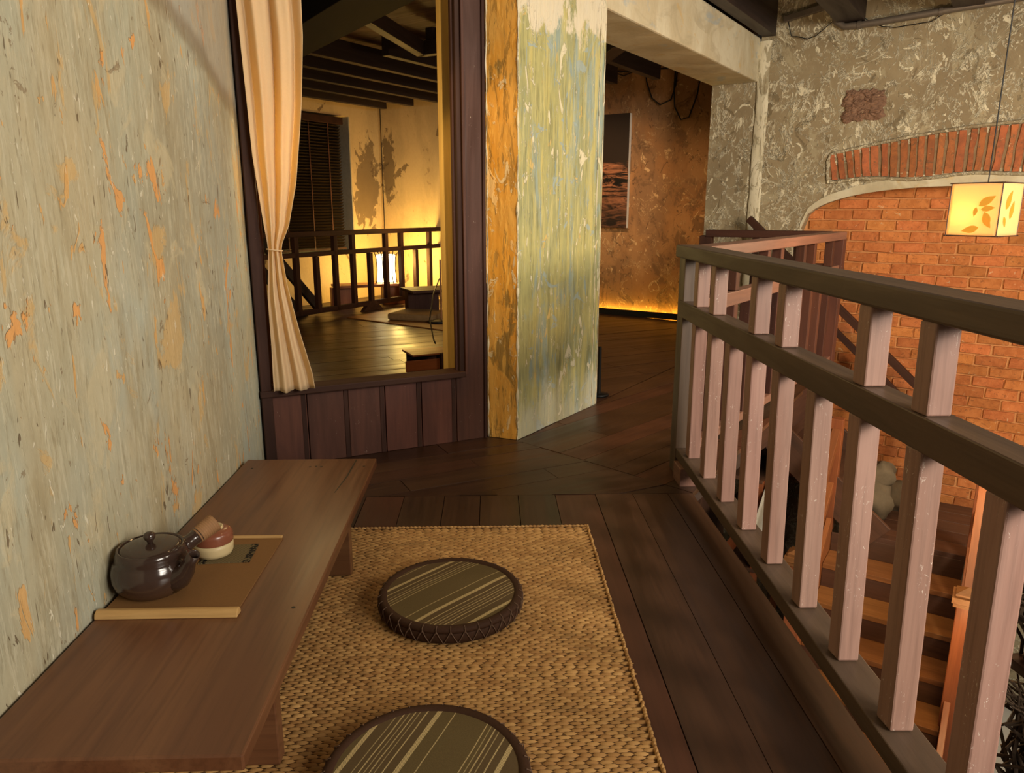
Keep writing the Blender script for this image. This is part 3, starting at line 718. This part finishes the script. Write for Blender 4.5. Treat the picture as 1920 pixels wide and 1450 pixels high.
for W_ in (-.86, .06):
    nw = block('newel_post', ORW, st, UVz(4.6, W_, -1.66), (0, 0, 1), 1.2, .10, .10, up=-vl, bevel=.006)
    R0 = T(UVz(4.6, W_, -1.04)) @ R3
    mb = MB().box((-.066, -.066, -.055), (.066, .066, -.035), R0).box((-.075, -.075, -.03), (.075, .075, .005), R0).box((-.06, -.06, .005), (.06, .06, .022), R0)
    mb.add([R0 @ V(p) for p in ((-.06, -.06, .022), (.06, -.06, .022), (.06, .06, .022), (-.06, .06, .022), (0, 0, .055))], [(0, 1, 4), (1, 2, 4), (2, 3, 4), (3, 0, 4)])
    ob('newel_cap', mb, GOLD, nw)
    beam('handrail', ORW, st, UVz(4.62, W_, -1.14), UVz(5.5, W_, -.45), .055, .07)
    beam('lower_rail', ORW, st, UVz(4.62, W_, -1.5), UVz(5.5, W_, -.85), .04, .06)
    block('newel_post', ORW, st, UVz(5.52, W_, -.78), (0, 0, 1), .85, .08, .08, up=-vl)
# ground floor and stairwell walls
gf = ob('floor_lower', MB().prism([(-.5, -3), (6, -3), (7.5, 2), (4.0, 6.8), (.5, 7.5)], -2.82, -2.75), GROUND, kind='structure')
wlw = ob('wall_lower', MB().box((-.06, 0, -2.75), (0, 6.4, -.25), T(UVz(0, -1.9, 0)) @ R3), JOI, kind='structure')
for k in range(22): block('board', STD, wlw, UVz(1.4 + .232 * k, -1.885 , -1.5), (0, 0, 1), 2.4, .226, .025, up=vl)
tr2 = ob('trim_2', MB().box((.76, -1.4, -.2), (.79, 2.96, -.001)), PLUMD, kind='structure')
tr3 = block('trim_3', PLUMD, None, (1.60, 4.0, -.1), (.625, .78, 0), 2.5, .03, .198, kind='structure')
wpn = ob('white_screen', MB().prism([(0, 0), (.34, 0), (.34, .50), (0, .22)], -.01, .01, frame(UVz(5.25, -1.32, -1.45), ul, vl)), WHITE); setp(wpn, 'white slanted panel glimpsed low behind the balusters', 'panel')
shf = thing('shelf', 'dark wooden shelf under the landing behind the balusters', 'shelf', UVz(5.9, -1.5, -1.1))
for z in (-.95, -1.3, -1.7): block('shelf_board', STD, shf, UVz(5.95, -1.52, z), ul, .84, .34, .03)
for U_ in (5.56, 6.35): block('shelf_post', ORW, shf, UVz(U_, -1.37, -1.85), (0, 0, 1), 1.8, .05, .05, up=-vl)
beam('diagonal_brace', ORW, shf, UVz(5.50, -1.6, -1.6), UVz(5.50, -1.25, -1.0), .03, .08)
for (U_, W_, z, r_) in ((5.85, -1.50, -1.284, .09), (6.12, -1.50, -.934, .07)):
    o = ob('jar', MB().lathe([(r_ * .55, 0), (r_ * .95, r_ * .5), (r_, r_), (r_ * .8, r_ * 1.6), (r_ * .5, r_ * 1.8), (r_ * .55, r_ * 2), (.001, r_ * 2)], 20, T(UVz(U_, W_, z))), GLZ, smooth=True)
    setp(o, 'round black jar on the middle shelf under the landing' if r_ > .08 else 'small dark jar on the top shelf under the landing', 'jar')
def lump(i, j, c, r_, sd):
    a, b = i * 2 * PI, j * PI; d = V((math.cos(a) * math.sin(b), math.sin(a) * math.sin(b), math.cos(b)))
    return c + d * (r_ * (1 + .35 * mnoise.noise(d * 1.7 + V((sd, 0, 0)))))
for k, (U_, W_, z, r_) in enumerate(((5.9, -.62, -1.04, .15), (6.15, -.5, -1.07, .12), (5.95, -.6, -.86, .11))):
    o = ob('sack', MB().grid(lambda i, j: lump(i, j, UVz(U_, W_, z), r_, k * 5), 18, 12), STONE, smooth=True)
    setp(o, ['crumpled grey sack at the left of the stair landing', 'smaller grey sack slumped at the right of the landing heap', 'grey sack lying on top of the landing heap'][k], 'sack')
# bundles of dark twisted branches on a low stand, seen at the right edge
std = thing('stand', 'dark wooden stand below the railing at the right edge', 'stand', (2.3, 2.6, -2.75))
block('top_board', PLUMD, std, (2.92, 2.95, -1.0), (1, .1, 0), .9, .34, .05)
for x in (2.56, 3.3): block('leg', PLUMD, std, (x, 2.95, -1.88), (0, 0, 1), 1.72, .05, .05, up=(0, -1, 0))
for g, (cx_, cy_, cz_, zt) in enumerate(((2.64, 2.95, -.97, .42), (2.52, 2.78, -1.75, .70))):
    mb = MB(); r = random.Random(g + 3)
    for k in range(120):
        x, y = cx_ + r.gauss(0, .075), cy_ + r.gauss(0, .06)
        pts = [V((x + r.gauss(0, .015) * q, y + r.gauss(0, .015) * q, cz_ + zt * q / 6)) for q in range(7)]
        mb.tube(pts, [.009] * 6 + [.004], 5)
    o = ob('branch_bundle', mb, BARK, kind='stuff'); setp(o, ['bundle of dark twisted branches standing on the stand', 'bundle of dark branches tied below the stand top'][g], 'branches')

# ------------------------------------------------------------------ mat
mt = thing('straw_mat', 'woven straw floor mat under the round cushions', 'mat', (-.2, 1.7, 0))
ob('backing', MB().box((-.80, .80, 0), (.338, 2.425, .003)), STRAWB, mt)
mb = MB(); a, b, h = .0155, .0060, .0048; rr = random.Random(2)
vs = []; fs = []; rows = int((2.425 - .82) / .0108)
for j in range(rows):
    y = .825 + j * .0108; x = -.795 + (j % 2) * a + rr.uniform(-.001, .001)
    while x < .336:
        k = len(vs); aa = a * rr.uniform(1., 1.2); bb_ = b * rr.uniform(.85, 1.1); hh = h * rr.uniform(.75, 1.2); tl = rr.uniform(-.0007, .0007); dz = .003
        vs += [(x - aa, y - tl, dz - .001), (x - aa * .45, y - bb_ - tl * .4, dz), (x + aa * .45, y - bb_ + tl * .4, dz), (x + aa, y + tl, dz - .001), (x + aa * .45, y + bb_ + tl * .4, dz), (x - aa * .45, y + bb_ - tl * .4, dz),
               (x - aa * .4, y - tl * .4, dz + hh), (x + aa * .4, y + tl * .4, dz + hh)]
        fs += [tuple(k + q for q in f) for f in ((0, 1, 6), (1, 2, 7, 6), (2, 3, 7), (3, 4, 7), (4, 5, 6, 7), (5, 0, 6))]
        x += 2 * a * .94 + rr.uniform(-.0008, .0008)
mb.v = vs; mb.f = fs
ob('weave', mb, STRAW, mt, kind='stuff', smooth=True)
mb = MB(); rr = random.Random(5)
def knot(p, d, L=.011, r_=.005):
    n_ = V((-d[1], d[0], 0)); c_ = V(p)
    mb.tube([c_ - V(d) * L + n_ * .002, c_ - n_ * .001 + V((0, 0, .001)), c_ + V(d) * L - n_ * .002], [.0015, r_, .0015], 6)
y = .82
while y < 2.43: knot((.339 + rr.uniform(-.0015, .0015), y, .005), (.12, .99, 0)); y += .011
x = -.8
while x < .34: knot((x, 2.428 + rr.uniform(-.0015, .0015), .005), (.99, .12, 0)); x += .014
ob('edge_braid', mb, STRAW, mt, kind='stuff', smooth=True)
# cushions
def cushion(c_, ang, label):
    t = thing('floor_cushion', label, 'cushion', (c_[0], c_[1], .008), ang, 'round floor cushions on the mat')
    B = WM[t.name]; R_ = .2
    ob('side_band', MB().lathe([(.182, .0), (.196, .004), (.201, .02), (.199, .036), (.19, .044)], 72), RIM, t, B, smooth=True)
    ob('binding', MB().lathe([(.200, .034), (.201, .042), (.196, .049), (.186, .050), (.179, .047), (.176, .043)], 72), RIM, t, B, smooth=True)
    def top(i, j):
        a_ = 2 * PI * i; r_ = .181 * j
        return (r_ * math.cos(a_), r_ * math.sin(a_), .0455 + .004 * (1 - (r_ / .181) ** 2) + .0012 * mnoise.noise(V((math.cos(a_) * r_ * 12, math.sin(a_) * r_ * 12, 1))))
    ob('striped_cloth', MB().grid(top, 72, 20), CLO, t, B, smooth=True)
    mb = MB(); n_ = 34
    for k in range(n_):
        a0, a1 = 2 * PI * k / n_, 2 * PI * (k + .5) / n_; a2 = 2 * PI * (k + 1) / n_
        def P(a_, r_, z): return V((r_ * math.cos(a_), r_ * math.sin(a_), z))
        mb.tube([P(a0, .201, .04), P((a0 + a1) / 2, .2035, .024), P(a1, .200, .006)], .0013, 5)
        mb.tube([P(a1, .200, .006), P((a1 + a2) / 2, .2035, .024), P(a2, .201, .04)], .0013, 5)
        mb.tube([P(a0, .203, .036), P(a0, .202, .046), P(a0, .192, .0515)], .0013, 5)
    ob('lacing', mb, LACE, t, B, kind='stuff')
    return t
cushion((-.115, 1.893), math.radians(45 - 90), 'striped olive round floor cushion in the middle of the straw mat')
cushion((-.128, 1.203), math.radians(68 + 90), 'striped olive round floor cushion nearest the camera, cut by the bottom edge')

# ------------------------------------------------------------------ low bench
bn = thing('low_bench', 'long low brown wooden bench along the green wall', 'bench', (-.65, 1.85, 0))
b1 = MB()
def slab(x0, x1, y0, y1, z0, z1):
    return MB().box((-(y1 - y0) / 2, -(x1 - x0) / 2, -(z1 - z0) / 2), ((y1 - y0) / 2, (x1 - x0) / 2, (z1 - z0) / 2)), frame(((x0 + x1) / 2, (y0 + y1) / 2, (z0 + z1) / 2), (0, 1, 0))
m_, M_ = slab(-.885, -.418, 1.072, 2.586, .178, .21); ob('top_board', m_, BEN, bn, M_, bevel=.004)
for y in (2.07, 1.28): 
    block('leg', BEN, bn, (-.60, y + .02, .0935), (1, 0, 0), .345, .035, .167)
block('stretcher', BEN, bn, (-.60, 1.68, .1), (0, 1, 0), .78, .03, .07)
for (x, y) in ((-.84, 2.49), (-.64, 2.5), (-.60, 2.5), (-.45, 2.5), (-.455, 1.545), (-.62, 2.505)):
    ob('nail_hole', MB().lathe([(.0045, -.001), (.0045, .0006), (.001, .0008)], 10, T((x, y, .21))), BLACK, bn)
# crack: thin dark sliver let into the board
ob('crack', MB().add([(-.4905, 2.575, .2102), (-.494, 2.4, .2102), (-.505, 2.25, .2102), (-.502, 2.25, .2103), (-.4885, 2.4, .2103), (-.4865, 2.575, .2103)], [(0, 1, 4, 5), (1, 2, 3, 4)]), BLACK, bn)
# tray
ty_ = thing('tea_tray', 'flat brown tray with split bamboo edges on the bench', 'tray', (-.73, 1.71, .21))
ob('tray_cloth', MB().box((-.878, 1.53, .2102), (-.577, 1.915, .2145)), TRAY, ty_)
mb = MB()
prof = [(0, 0), (.028, 0), (.028, .008), (.022, .016), (.012, .017), (.003, .011)]
n_ = len(prof); vs = [(x, 1.503 + p[0], .2105 + p[1]) for x in (-.884, -.569) for p in prof]
mb.add(vs, [tuple(range(n_)), tuple(range(2 * n_ - 1, n_ - 1, -1))] + [(i, n_ + i, n_ + (i + 1) % n_, (i + 1) % n_) for i in range(n_)])
ob('bamboo_edge', mb, BAM, ty_, bevel=.002)
block('bamboo_edge', BAM, ty_, (-.727, 1.911, .2165), (1, 0, 0), .30, .012, .008)
co = ob('coaster', MB().box((-.064, -.052, 0), (.064, .052, .0022)), COAS, None, T((-.690, 1.812, .2146)) @ Matrix.Rotation(math.radians(4), 4, 'Z'))
setp(co, 'small woven black and tan coaster under the cup', 'coaster')
# cup
cu = thing('cup', 'brown and cream glazed lidded cup standing upside down on the coaster', 'cup', (-.728, 1.815, .217))
B = T((-.728, 1.815, .2166))
ob('cream_body', MB().lathe([(.036, 0), (.044, .003), (.047, .012), (.048, .024), (.0482, .036)], 44), CUPC, cu, B, smooth=True)
ob('brown_cap', MB().lathe([(.0482, .036), (.0492, .038), (.0486, .042), (.0492, .046), (.0484, .05), (.049, .054), (.047, .062), (.041, .068), (.030, .071), (.026, .0715)], 44), CUPB, cu, B, smooth=True)
ob('foot_ring', MB().lathe([(.027, .071), (.026, .076), (.0225, .077), (.021, .0745), (.001, .0735)], 40), CUPC, cu, B, smooth=True)
# teapot
tp = thing('teapot', 'dark brown glazed side-handled teapot on the tray beside the wall', 'teapot', (-.803, 1.625, .2147))
B = T((-.803, 1.632, .2147))
K = 1.03
ob('body', MB().lathe([(r_ * K, z * K) for r_, z in [(.001, .002), (.052, .0), (.066, .006), (.082, .022), (.0885, .042), (.088, .062), (.082, .080), (.076, .088), (.0775, .090), (.0755, .093), (.077, .095), (.0745, .098), (.0755, .1005), (.072, .104), (.071, .110), (.067, .110), (.066, .103)]], 60), GLZ, tp, B, smooth=True)
ld = ob('lid', MB().lathe([(r_ * K, z * K) for r_, z in [(.066, .103), (.0655, .1085), (.058, .111), (.045, .1135), (.02, .1165), (.001, .117)]], 56), GLZ, tp, B, smooth=True)
ob('knob', MB().lathe([(.006, .117), (.0065, .124), (.011, .129), (.0135, .136), (.012, .143), (.006, .147), (.001, .1475)], 24), GLZ, ld, B, smooth=True)
hd = V((.58, .74, .36)).normalized(); h0 = V((-.803, 1.632, .295)) + V((.048, .052, 0))
ob('handle', MB().tube([h0, h0 + hd * .016, h0 + hd * .035, h0 + hd * .05], [.026, .019, .0175, .021], 20), GLZ, tp, smooth=True)
mb = MB(); q0 = h0 + hd * .044
mb.tube([q0 + hd * (.0028 * k) for k in range(20)], [.0195 + .0011 * (k % 2) + .00022 * k for k in range(20)], 20)
ob('cane_grip', mb, CANE, tp, smooth=False)
s0 = V((-.803, 1.632, .260)); sd = V((.90, -.42, 0)).normalized()
ob('spout', MB().tube([s0 + sd * .058, s0 + sd * .086 + V((0, 0, .008)), s0 + sd * .106 + V((0, 0, .026)), s0 + sd * .122 + V((0, 0, .052)), s0 + sd * .138 + V((0, 0, .072))], [.040, .028, .019, .0125, .0125], 20, caps=False), GLZ, tp, smooth=True, solid=.002)

# ------------------------------------------------------------------ curtain
def lerp(tab, z):
    for (z0, a0), (z1, a1) in zip(tab, tab[1:]):
        if z <= z1: return a0 + (a1 - a0) * max(0, (z - z0) / (z1 - z0))
    return tab[-1][1]
LT = [(.352, .048), (.55, .052), (.75, .052), (.92, .066), (.955, .067), (1.05, .056), (1.3, .034), (1.9, .016), (2.5, .01)]
RT = [(.352, .212), (.42, .205), (.6, .165), (.8, .128), (.92, .116), (.955, .116), (1.03, .15), (1.2, .19), (1.5, .232), (1.75, .252), (2.5, .262)]
def cur(i, j):
    z = .353 + 2.12 * j; l, r_ = lerp(LT, z), lerp(RT, z); w_ = r_ - l
    am = .006 + .10 * w_ * (.55 + .45 * math.sin(z * 1.3)); ph = 5.2 * PI * i + .5 * math.sin(z * 3) + .25 * mnoise.noise(V((i * 3, z * 2, 0)))
    g = math.sin(ph) + .35 * math.sin(ph * 2.1 + z * 2)
    tt = l + w_ * (i + .035 * math.sin(ph * 1.0 + 1) * (1 - abs(2 * i - 1)))
    zz = z + (.004 * math.sin(i * 14) if j == 0 else 0)
    p = PP(tt, -.075 + am * g + .006 * mnoise.noise(V((i * 6, z * 5, 4))), zz); return p
ct = ob('curtain', MB().grid(cur, 110, 90), CUR, smooth=True, solid=.0015)
setp(ct, 'cream cotton curtain gathered and tied at the left of the partition opening', 'curtain')
tie = ob('tie_cord', MB().tube([PP(.091 + .030 * math.cos(a_ * PI / 12), -.075 + .024 * math.sin(a_ * PI / 12), .938 - .004 * math.cos(a_ * PI / 12)) for a_ in range(25)], .0028, 6), CUR, ct, smooth=True)

# ------------------------------------------------------------------ hanging lantern over the stairwell
LX, LY, LZ = 2.19, 3.30, 1.10
ln_ = thing('hanging_lantern', 'square glowing paper lantern with pressed leaves hanging over the stairwell', 'lantern', (LX, LY, LZ))
B = T((LX, LY, LZ - .005)) @ Matrix.Rotation(math.radians(-56), 4, 'Z')
hw = .103; zt, zb_ = .112, -.112
for nm, q in (('paper_panel', [(-hw, -hw), (hw, -hw)]), ('paper_panel', [(hw, -hw), (hw, hw)]), ('paper_panel', [(hw, hw), (-hw, hw)]), ('paper_panel', [(-hw, hw), (-hw, -hw)])):
    (x0, y0), (x1, y1) = q
    def pf(i, j, x0=x0, y0=y0, x1=x1, y1=y1):
        k = 1.0 - .07 * (1 - j) * 0 + .0; n_ = mnoise.noise(V((i * 4 + x0, j * 4, y0))) * .003
        return ((x0 + (x1 - x0) * i) * (1 + n_), (y0 + (y1 - y0) * i) * (1 + n_) , zb_ + (zt - zb_) * j)
    ob(nm, MB().grid(pf, 14, 14), PAPER, ln_, B, smooth=True, solid=.001)
mb = MB()
for z in (zt, zb_):
    e = hw + .008
    for a_, b_ in (((-e, -hw), (e, -hw)), ((hw, -e), (hw, e)), ((e, hw), (-e, hw)), ((-hw, e), (-hw, -e))):
        mb.tube([(a_[0], a_[1], z), (b_[0], b_[1], z)], .0028, 6)
for x, y in ((-hw, -hw), (hw, -hw), (hw, hw), (-hw, hw)): mb.tube([(x, y, zb_), (x, y, zt)], .0024, 6)
ob('stick_frame', mb, STD, ln_, B)
def leaf(x, z, ang, L, face=0):
    pts = []; n_ = 8
    for k in range(n_ + 1):
        t_ = k / n_; w_ = L * .24 * math.sin(PI * t_ ** .8); pts.append((t_ * L, w_))
    for k in range(n_ - 1, 0, -1):
        t_ = k / n_; pts.append((t_ * L, -L * .2 * math.sin(PI * t_ ** .8)))
    ca_, sa_ = math.cos(ang), math.sin(ang)
    vs = [(x + p[0] * ca_ - p[1] * sa_, z + p[0] * sa_ + p[1] * ca_) for p in pts]
    if face == 0: vs = [(q[0], -hw - .0035, q[1]) for q in vs]
    else: vs = [(hw + .0035, q[0], q[1]) for q in vs]
    ob('pressed_leaf', MB().add(vs, [tuple(range(len(vs)))]), LEAF, ln_, B)
for q in ((.02, .015, .6, .075), (.03, .0, .15, .055), (.045, -.01, -1.2, .07), (.01, .01, -1.7, .04), (.03, -.075, -2.9, .07), (.04, -.03, -.9, .06)): leaf(*q)
for q in ((-.05, .0, 1.1, .09), (.0, -.04, 1.3, .08), (-.06, -.03, -1.1, .05)): leaf(*q, face=1)
ob('bulb', MB().lathe([(.001, -.03), (.018, -.022), (.024, -.004), (.018, .016), (.01, .03), (.01, .045)], 20), BULB, ln_, B @ T((-.02, -.03, -.02)), smooth=True)
ob('wire', MB().tube([B @ V((0, 0, -.0)), B @ V((0, 0, zt)), (LX + .0, LY, 1.9), (LX, LY, 2.76)], .0028, 6), BLK2, ln_)
point('lantern_bulb', B @ V((-.035, -.05, -.02)), 8, (1, .74, .40), .02)
point('lantern_glow', (LX + .12, LY + .22, LZ), 55, (1, .68, .38), .1)

# ------------------------------------------------------------------ conduit and wires on the hall wall
def hw_(s, z, d=-.03): return MS @ V((s, d, z))
cd = ob('conduit', MB().tube([hw_(.53, 2.62), hw_(.535, 2.54), hw_(.56, 2.47), hw_(.62, 2.43), hw_(.72, 2.43), hw_(.9, 2.437), hw_(1.64, 2.475), hw_(3.6, 2.57)], .024, 12), PIPE, smooth=True)
setp(cd, 'grey metal conduit bending along the top of the plaster wall', 'pipe')
for z, s_ in ((2.43, .72), (2.455, 1.25)): ob('pipe_clip', MB().tube([hw_(s_ - .01, z), hw_(s_ + .015, z)], .029, 12), PIPE, cd)
cv = beam('trunking', PIPE, None, hw_(.17, 2.535), hw_(.53, 2.60), .035, .045); setp(cv, 'short grey cable trunk between the beam and the conduit bend', 'trunking')
wi = ob('wire', MB().tube([hw_(*p) for p in ((.2, 2.53), (.235, 2.41), (.28, 2.40), (.36, 2.374), (.42, 2.39), (.47, 2.43), (.55, 2.49), (.545, 2.55))], .0035, 5), BLK2); setp(wi, 'thin black wire looping below the cable trunk by the wall corner', 'wire')
wi = ob('wire', MB().tube([hw_(*p) for p in ((.60, 2.53), (.70, 2.51), (.80, 2.44), (.88, 2.40), (.97, 2.383), (1.1, 2.39), (1.2, 2.395), (1.28, 2.44), (1.37, 2.50))], .0035, 5), BLK2); setp(wi, 'thin black wire sagging across the conduit on the plaster wall', 'wire')
def fw_(W_, z, d=-.03): return MF @ V((W_, d, z))
for k, pts in enumerate((((3.0, 2.5), (3.1, 2.49), (3.3, 2.42), (3.6, 2.415), (3.9, 2.40), (4.1, 2.40)), ((3.58, 2.42), (3.60, 2.3), (3.66, 2.15), (3.75, 2.08), (3.86, 2.12), (3.9, 2.25), (3.91, 2.40)),
                         ((3.89, 2.40), (3.885, 2.2), (3.9, 2.05), (3.97, 1.93), (4.05, 1.95), (4.12, 2.15), (4.14, 2.3)), ((3.05, 2.5), (3.2, 2.44), (3.35, 2.38), (3.5, 2.42)))):
    o = ob('cable', MB().tube([fw_(*p) for p in pts], .007 if k != 3 else .005, 6), BLK2, smooth=True)
    setp(o, ['black cable strung along the top of the brown far wall', 'left black cable loop hanging on the brown far wall', 'lower right black cable loop beside the timber post', 'short black cable sagging beside the painting top'][k], 'cable')
# painting
pt = thing('painting', 'dark abstract canvas with a copper band on the brown far wall', 'painting', fw_(3.2, .9))
B = MF @ T((3.09, 0, .905))
ob('canvas_front', MB().box((-.36, -.056, 0), (.355, -.052, 1.12)), PAINTM, pt, B)
ob('canvas_edge', MB().box((-.36, -.052, 0), (.355, -.004, 1.12)), CANV, pt, B)
# black floor lamp base behind the pier
o = ob('lamp_base', MB().lathe([(.06, 0), (.06, .012), (.05, .016), (.012, .018), (.01, .3), (.001, .3)], 28, T((.655, 4.32, 0))), BLACK, smooth=True); setp(o, 'small black round lamp base on the floor behind the peeling pier', 'lamp')

# ------------------------------------------------------------------ tea room
r4 = thing('balustrade', 'dark railing silhouetted against the yellow wall in the tea room', 'railing', (-1.2, 8.3, 0))
ra, rb = V((-1.905, 7.34, 0)), V((-.57, 9.32, 0)); dr = (rb - ra).normalized(); L4 = (rb - ra).length
ext = 4 * .26
a4 = ra - dr * ext
beam('handrail', PLUMD, r4, a4 + V((0, 0, .855)), rb + V((0, 0, .855)), .08, .05)
beam('mid_rail', PLUMD, r4, a4 + V((0, 0, .655)), rb + V((0, 0, .655)), .05, .045)
beam('bottom_rail', PLUMD, r4, a4 + V((0, 0, .085)), rb + V((0, 0, .085)), .05, .05)
for k in range(-4, 10):
    p = ra + dr * (.03 + .26 * k)
    z1 = .63 if k % 3 == 1 else .83
    block('newel_post' if k == 9 else 'baluster', PLUMD, r4, p + V((0, 0, (z1 + .06) / 2)), (0, 0, 1), z1 - .06, .05, .05, up=-dr)
    if k == 4:
        ob('splayed_foot', MB().prism([(-.16, 0), (.16, 0), (.05, .10), (-.05, .10)], -.03, .03, frame(p, dr, V((dr.y, -dr.x, 0)))), PLUMD, r4, bevel=.004)
srl = thing('stair_rail', 'black slanting stair rail behind the curtained side of the tea room railing', 'railing', UVz(5.2, -6.1, 0))
beam('handrail', JOI, srl, UVz(4.5, -6.1, 1.1), UVz(5.46, -6.1, .06), .05, .09); beam('stringer', JOI, srl, UVz(4.5, -6.1, .78), UVz(5.3, -6.1, -.08), .05, .09)
block('post', JOI, srl, UVz(5.05, -6.1, .4), (0, 0, 1), .8, .05, .05)
lt = thing('low_table', 'low reddish table behind the tea room railing holding the bright lamp', 'table', (-1.5, 8.5, 0))
block('table_top', ORW, lt, (-1.42, 8.70, .235), PDX, .78, .32, .03)
for t_ in (-.30, .30): block('leg', ORW, lt, V((-1.42, 8.70, .11)) + PDX * t_, (0, 0, 1), .22, .10, .26, up=-PDX)
lm = thing('paper_lamp', 'bright cylindrical paper lamp with twig frame behind the tea room railing', 'lamp', (-1.20, 8.72, .25))
B = T((-1.20, 8.72, .25))
ob('paper_shade', MB().lathe([(.11, .012), (.105, .08), (.098, .16), (.1, .24), (.108, .33)], 32), PAPER2, lm, B, smooth=True)
mb = MB()
for k in range(6):
    a_ = PI / 3 * k + .3; mb.tube([(.112 * math.cos(a_) * s_, .112 * math.sin(a_) * s_, z) for s_, z in ((1.12, 0), (1.0, .05), (.93, .17), (1.02, .3), (1.2, .345 + .03 * (k % 2)), (1.45, .37 + .03 * (k % 2)))], .005, 6)
for z in (.02, .33): mb.tube([(.115 * math.cos(a_ * PI / 12), .115 * math.sin(a_ * PI / 12), z) for a_ in range(25)], .004, 6)
ob('twig_frame', mb, BARK, lm, B)
point('paper_lamp_bulb', (-1.05, 8.92, .5), 50, (1, .66, .16), .12)
point('floor_lamp_bulb', (-.75, 8.3, .9), 10, (1, .58, .14), .15)
tt = thing('side_table', 'dark plank table on thick board legs in the tea room', 'table', (-.5, 8.0, 0))
block('table_top', PLUMD, tt, (-.42, 8.02, .262), PDX, 1.0, .42, .03)
for t_ in (-.33, .33): block('leg', PLUMD, tt, V((-.42, 8.02, .124)) + PDX * t_, (0, 0, 1), .246, .12, .34, up=-PDX)
mt2 = ob('floor_mat', MB().prism([(-1.474, 7.62), (-.436, 6.77), (.3, 7.5), (-.8, 8.6)], .0, .012), GOLD, bevel=.003); setp(mt2, 'thin brown floor mat under the tea room table', 'mat')
fc = block('floor_cushion', MATT, None, (-.72, 7.50, .047), (.78, -.30, 0), .50, .42, .068, bevel=.02); setp(fc, 'square beige floor cushion lying before the tea room table', 'cushion')
fl2 = thing('floor_lamp', 'slim floor lamp with round black base at the right of the tea room', 'lamp', (-.5, 7.25, .01))
ob('base', MB().lathe([(.11, .012), (.11, .03), (.1, .036), (.012, .04)], 32, T((-.50, 7.22, 0))), BLACK, fl2, smooth=True)
ob('pole', MB().tube([(-.475, 7.22, .03), (-.475, 7.22, .62)], .009, 8), GOLD, fl2)
ob('cord', MB().tube([(-.478, 7.1, .45), (-.50, 6.6, .36), (-.49, 6.0, .22), (-.43, 5.6, .12), (-.40, 5.35, .14)], .006, 6), BLK2, fl2, smooth=True)
bxx = thing('wooden_box', 'small wooden cable box on the floor just inside the opening', 'box', (-.43, 5.1, 0))
block('front_board', ORW, bxx, (-.45, 4.985, .055), PDX, .27, .014, .075)
block('top_board', ORW, bxx, (-.44, 5.11, .125), PDX, .29, .24, .014)
block('side_board', PLUMD, bxx, (-.315, 5.06, .065), PDX, .09, .10, .13)
block('back_board', PLUMD, bxx, (-.47, 5.22, .065), PDX, .27, .014, .12)
for k in range(4): ob('cable_bundle', MB().tube([(-.57 + .02 * k, 4.99 + .02 * k, .100), (-.48, 5.0 + .01 * k, .104 + .003 * k), (-.38, 5.06, .106)], .005, 5), BLK2, bxx)
lw_ = ob('picture_wire', MB().tube([MF @ V((.06, -.02, 0.4)), MF @ V((.06, -.02, 2.4))], .005, 5), BLK2); setp(lw_, 'thin black wire running down the corner of the tea room', 'wire')
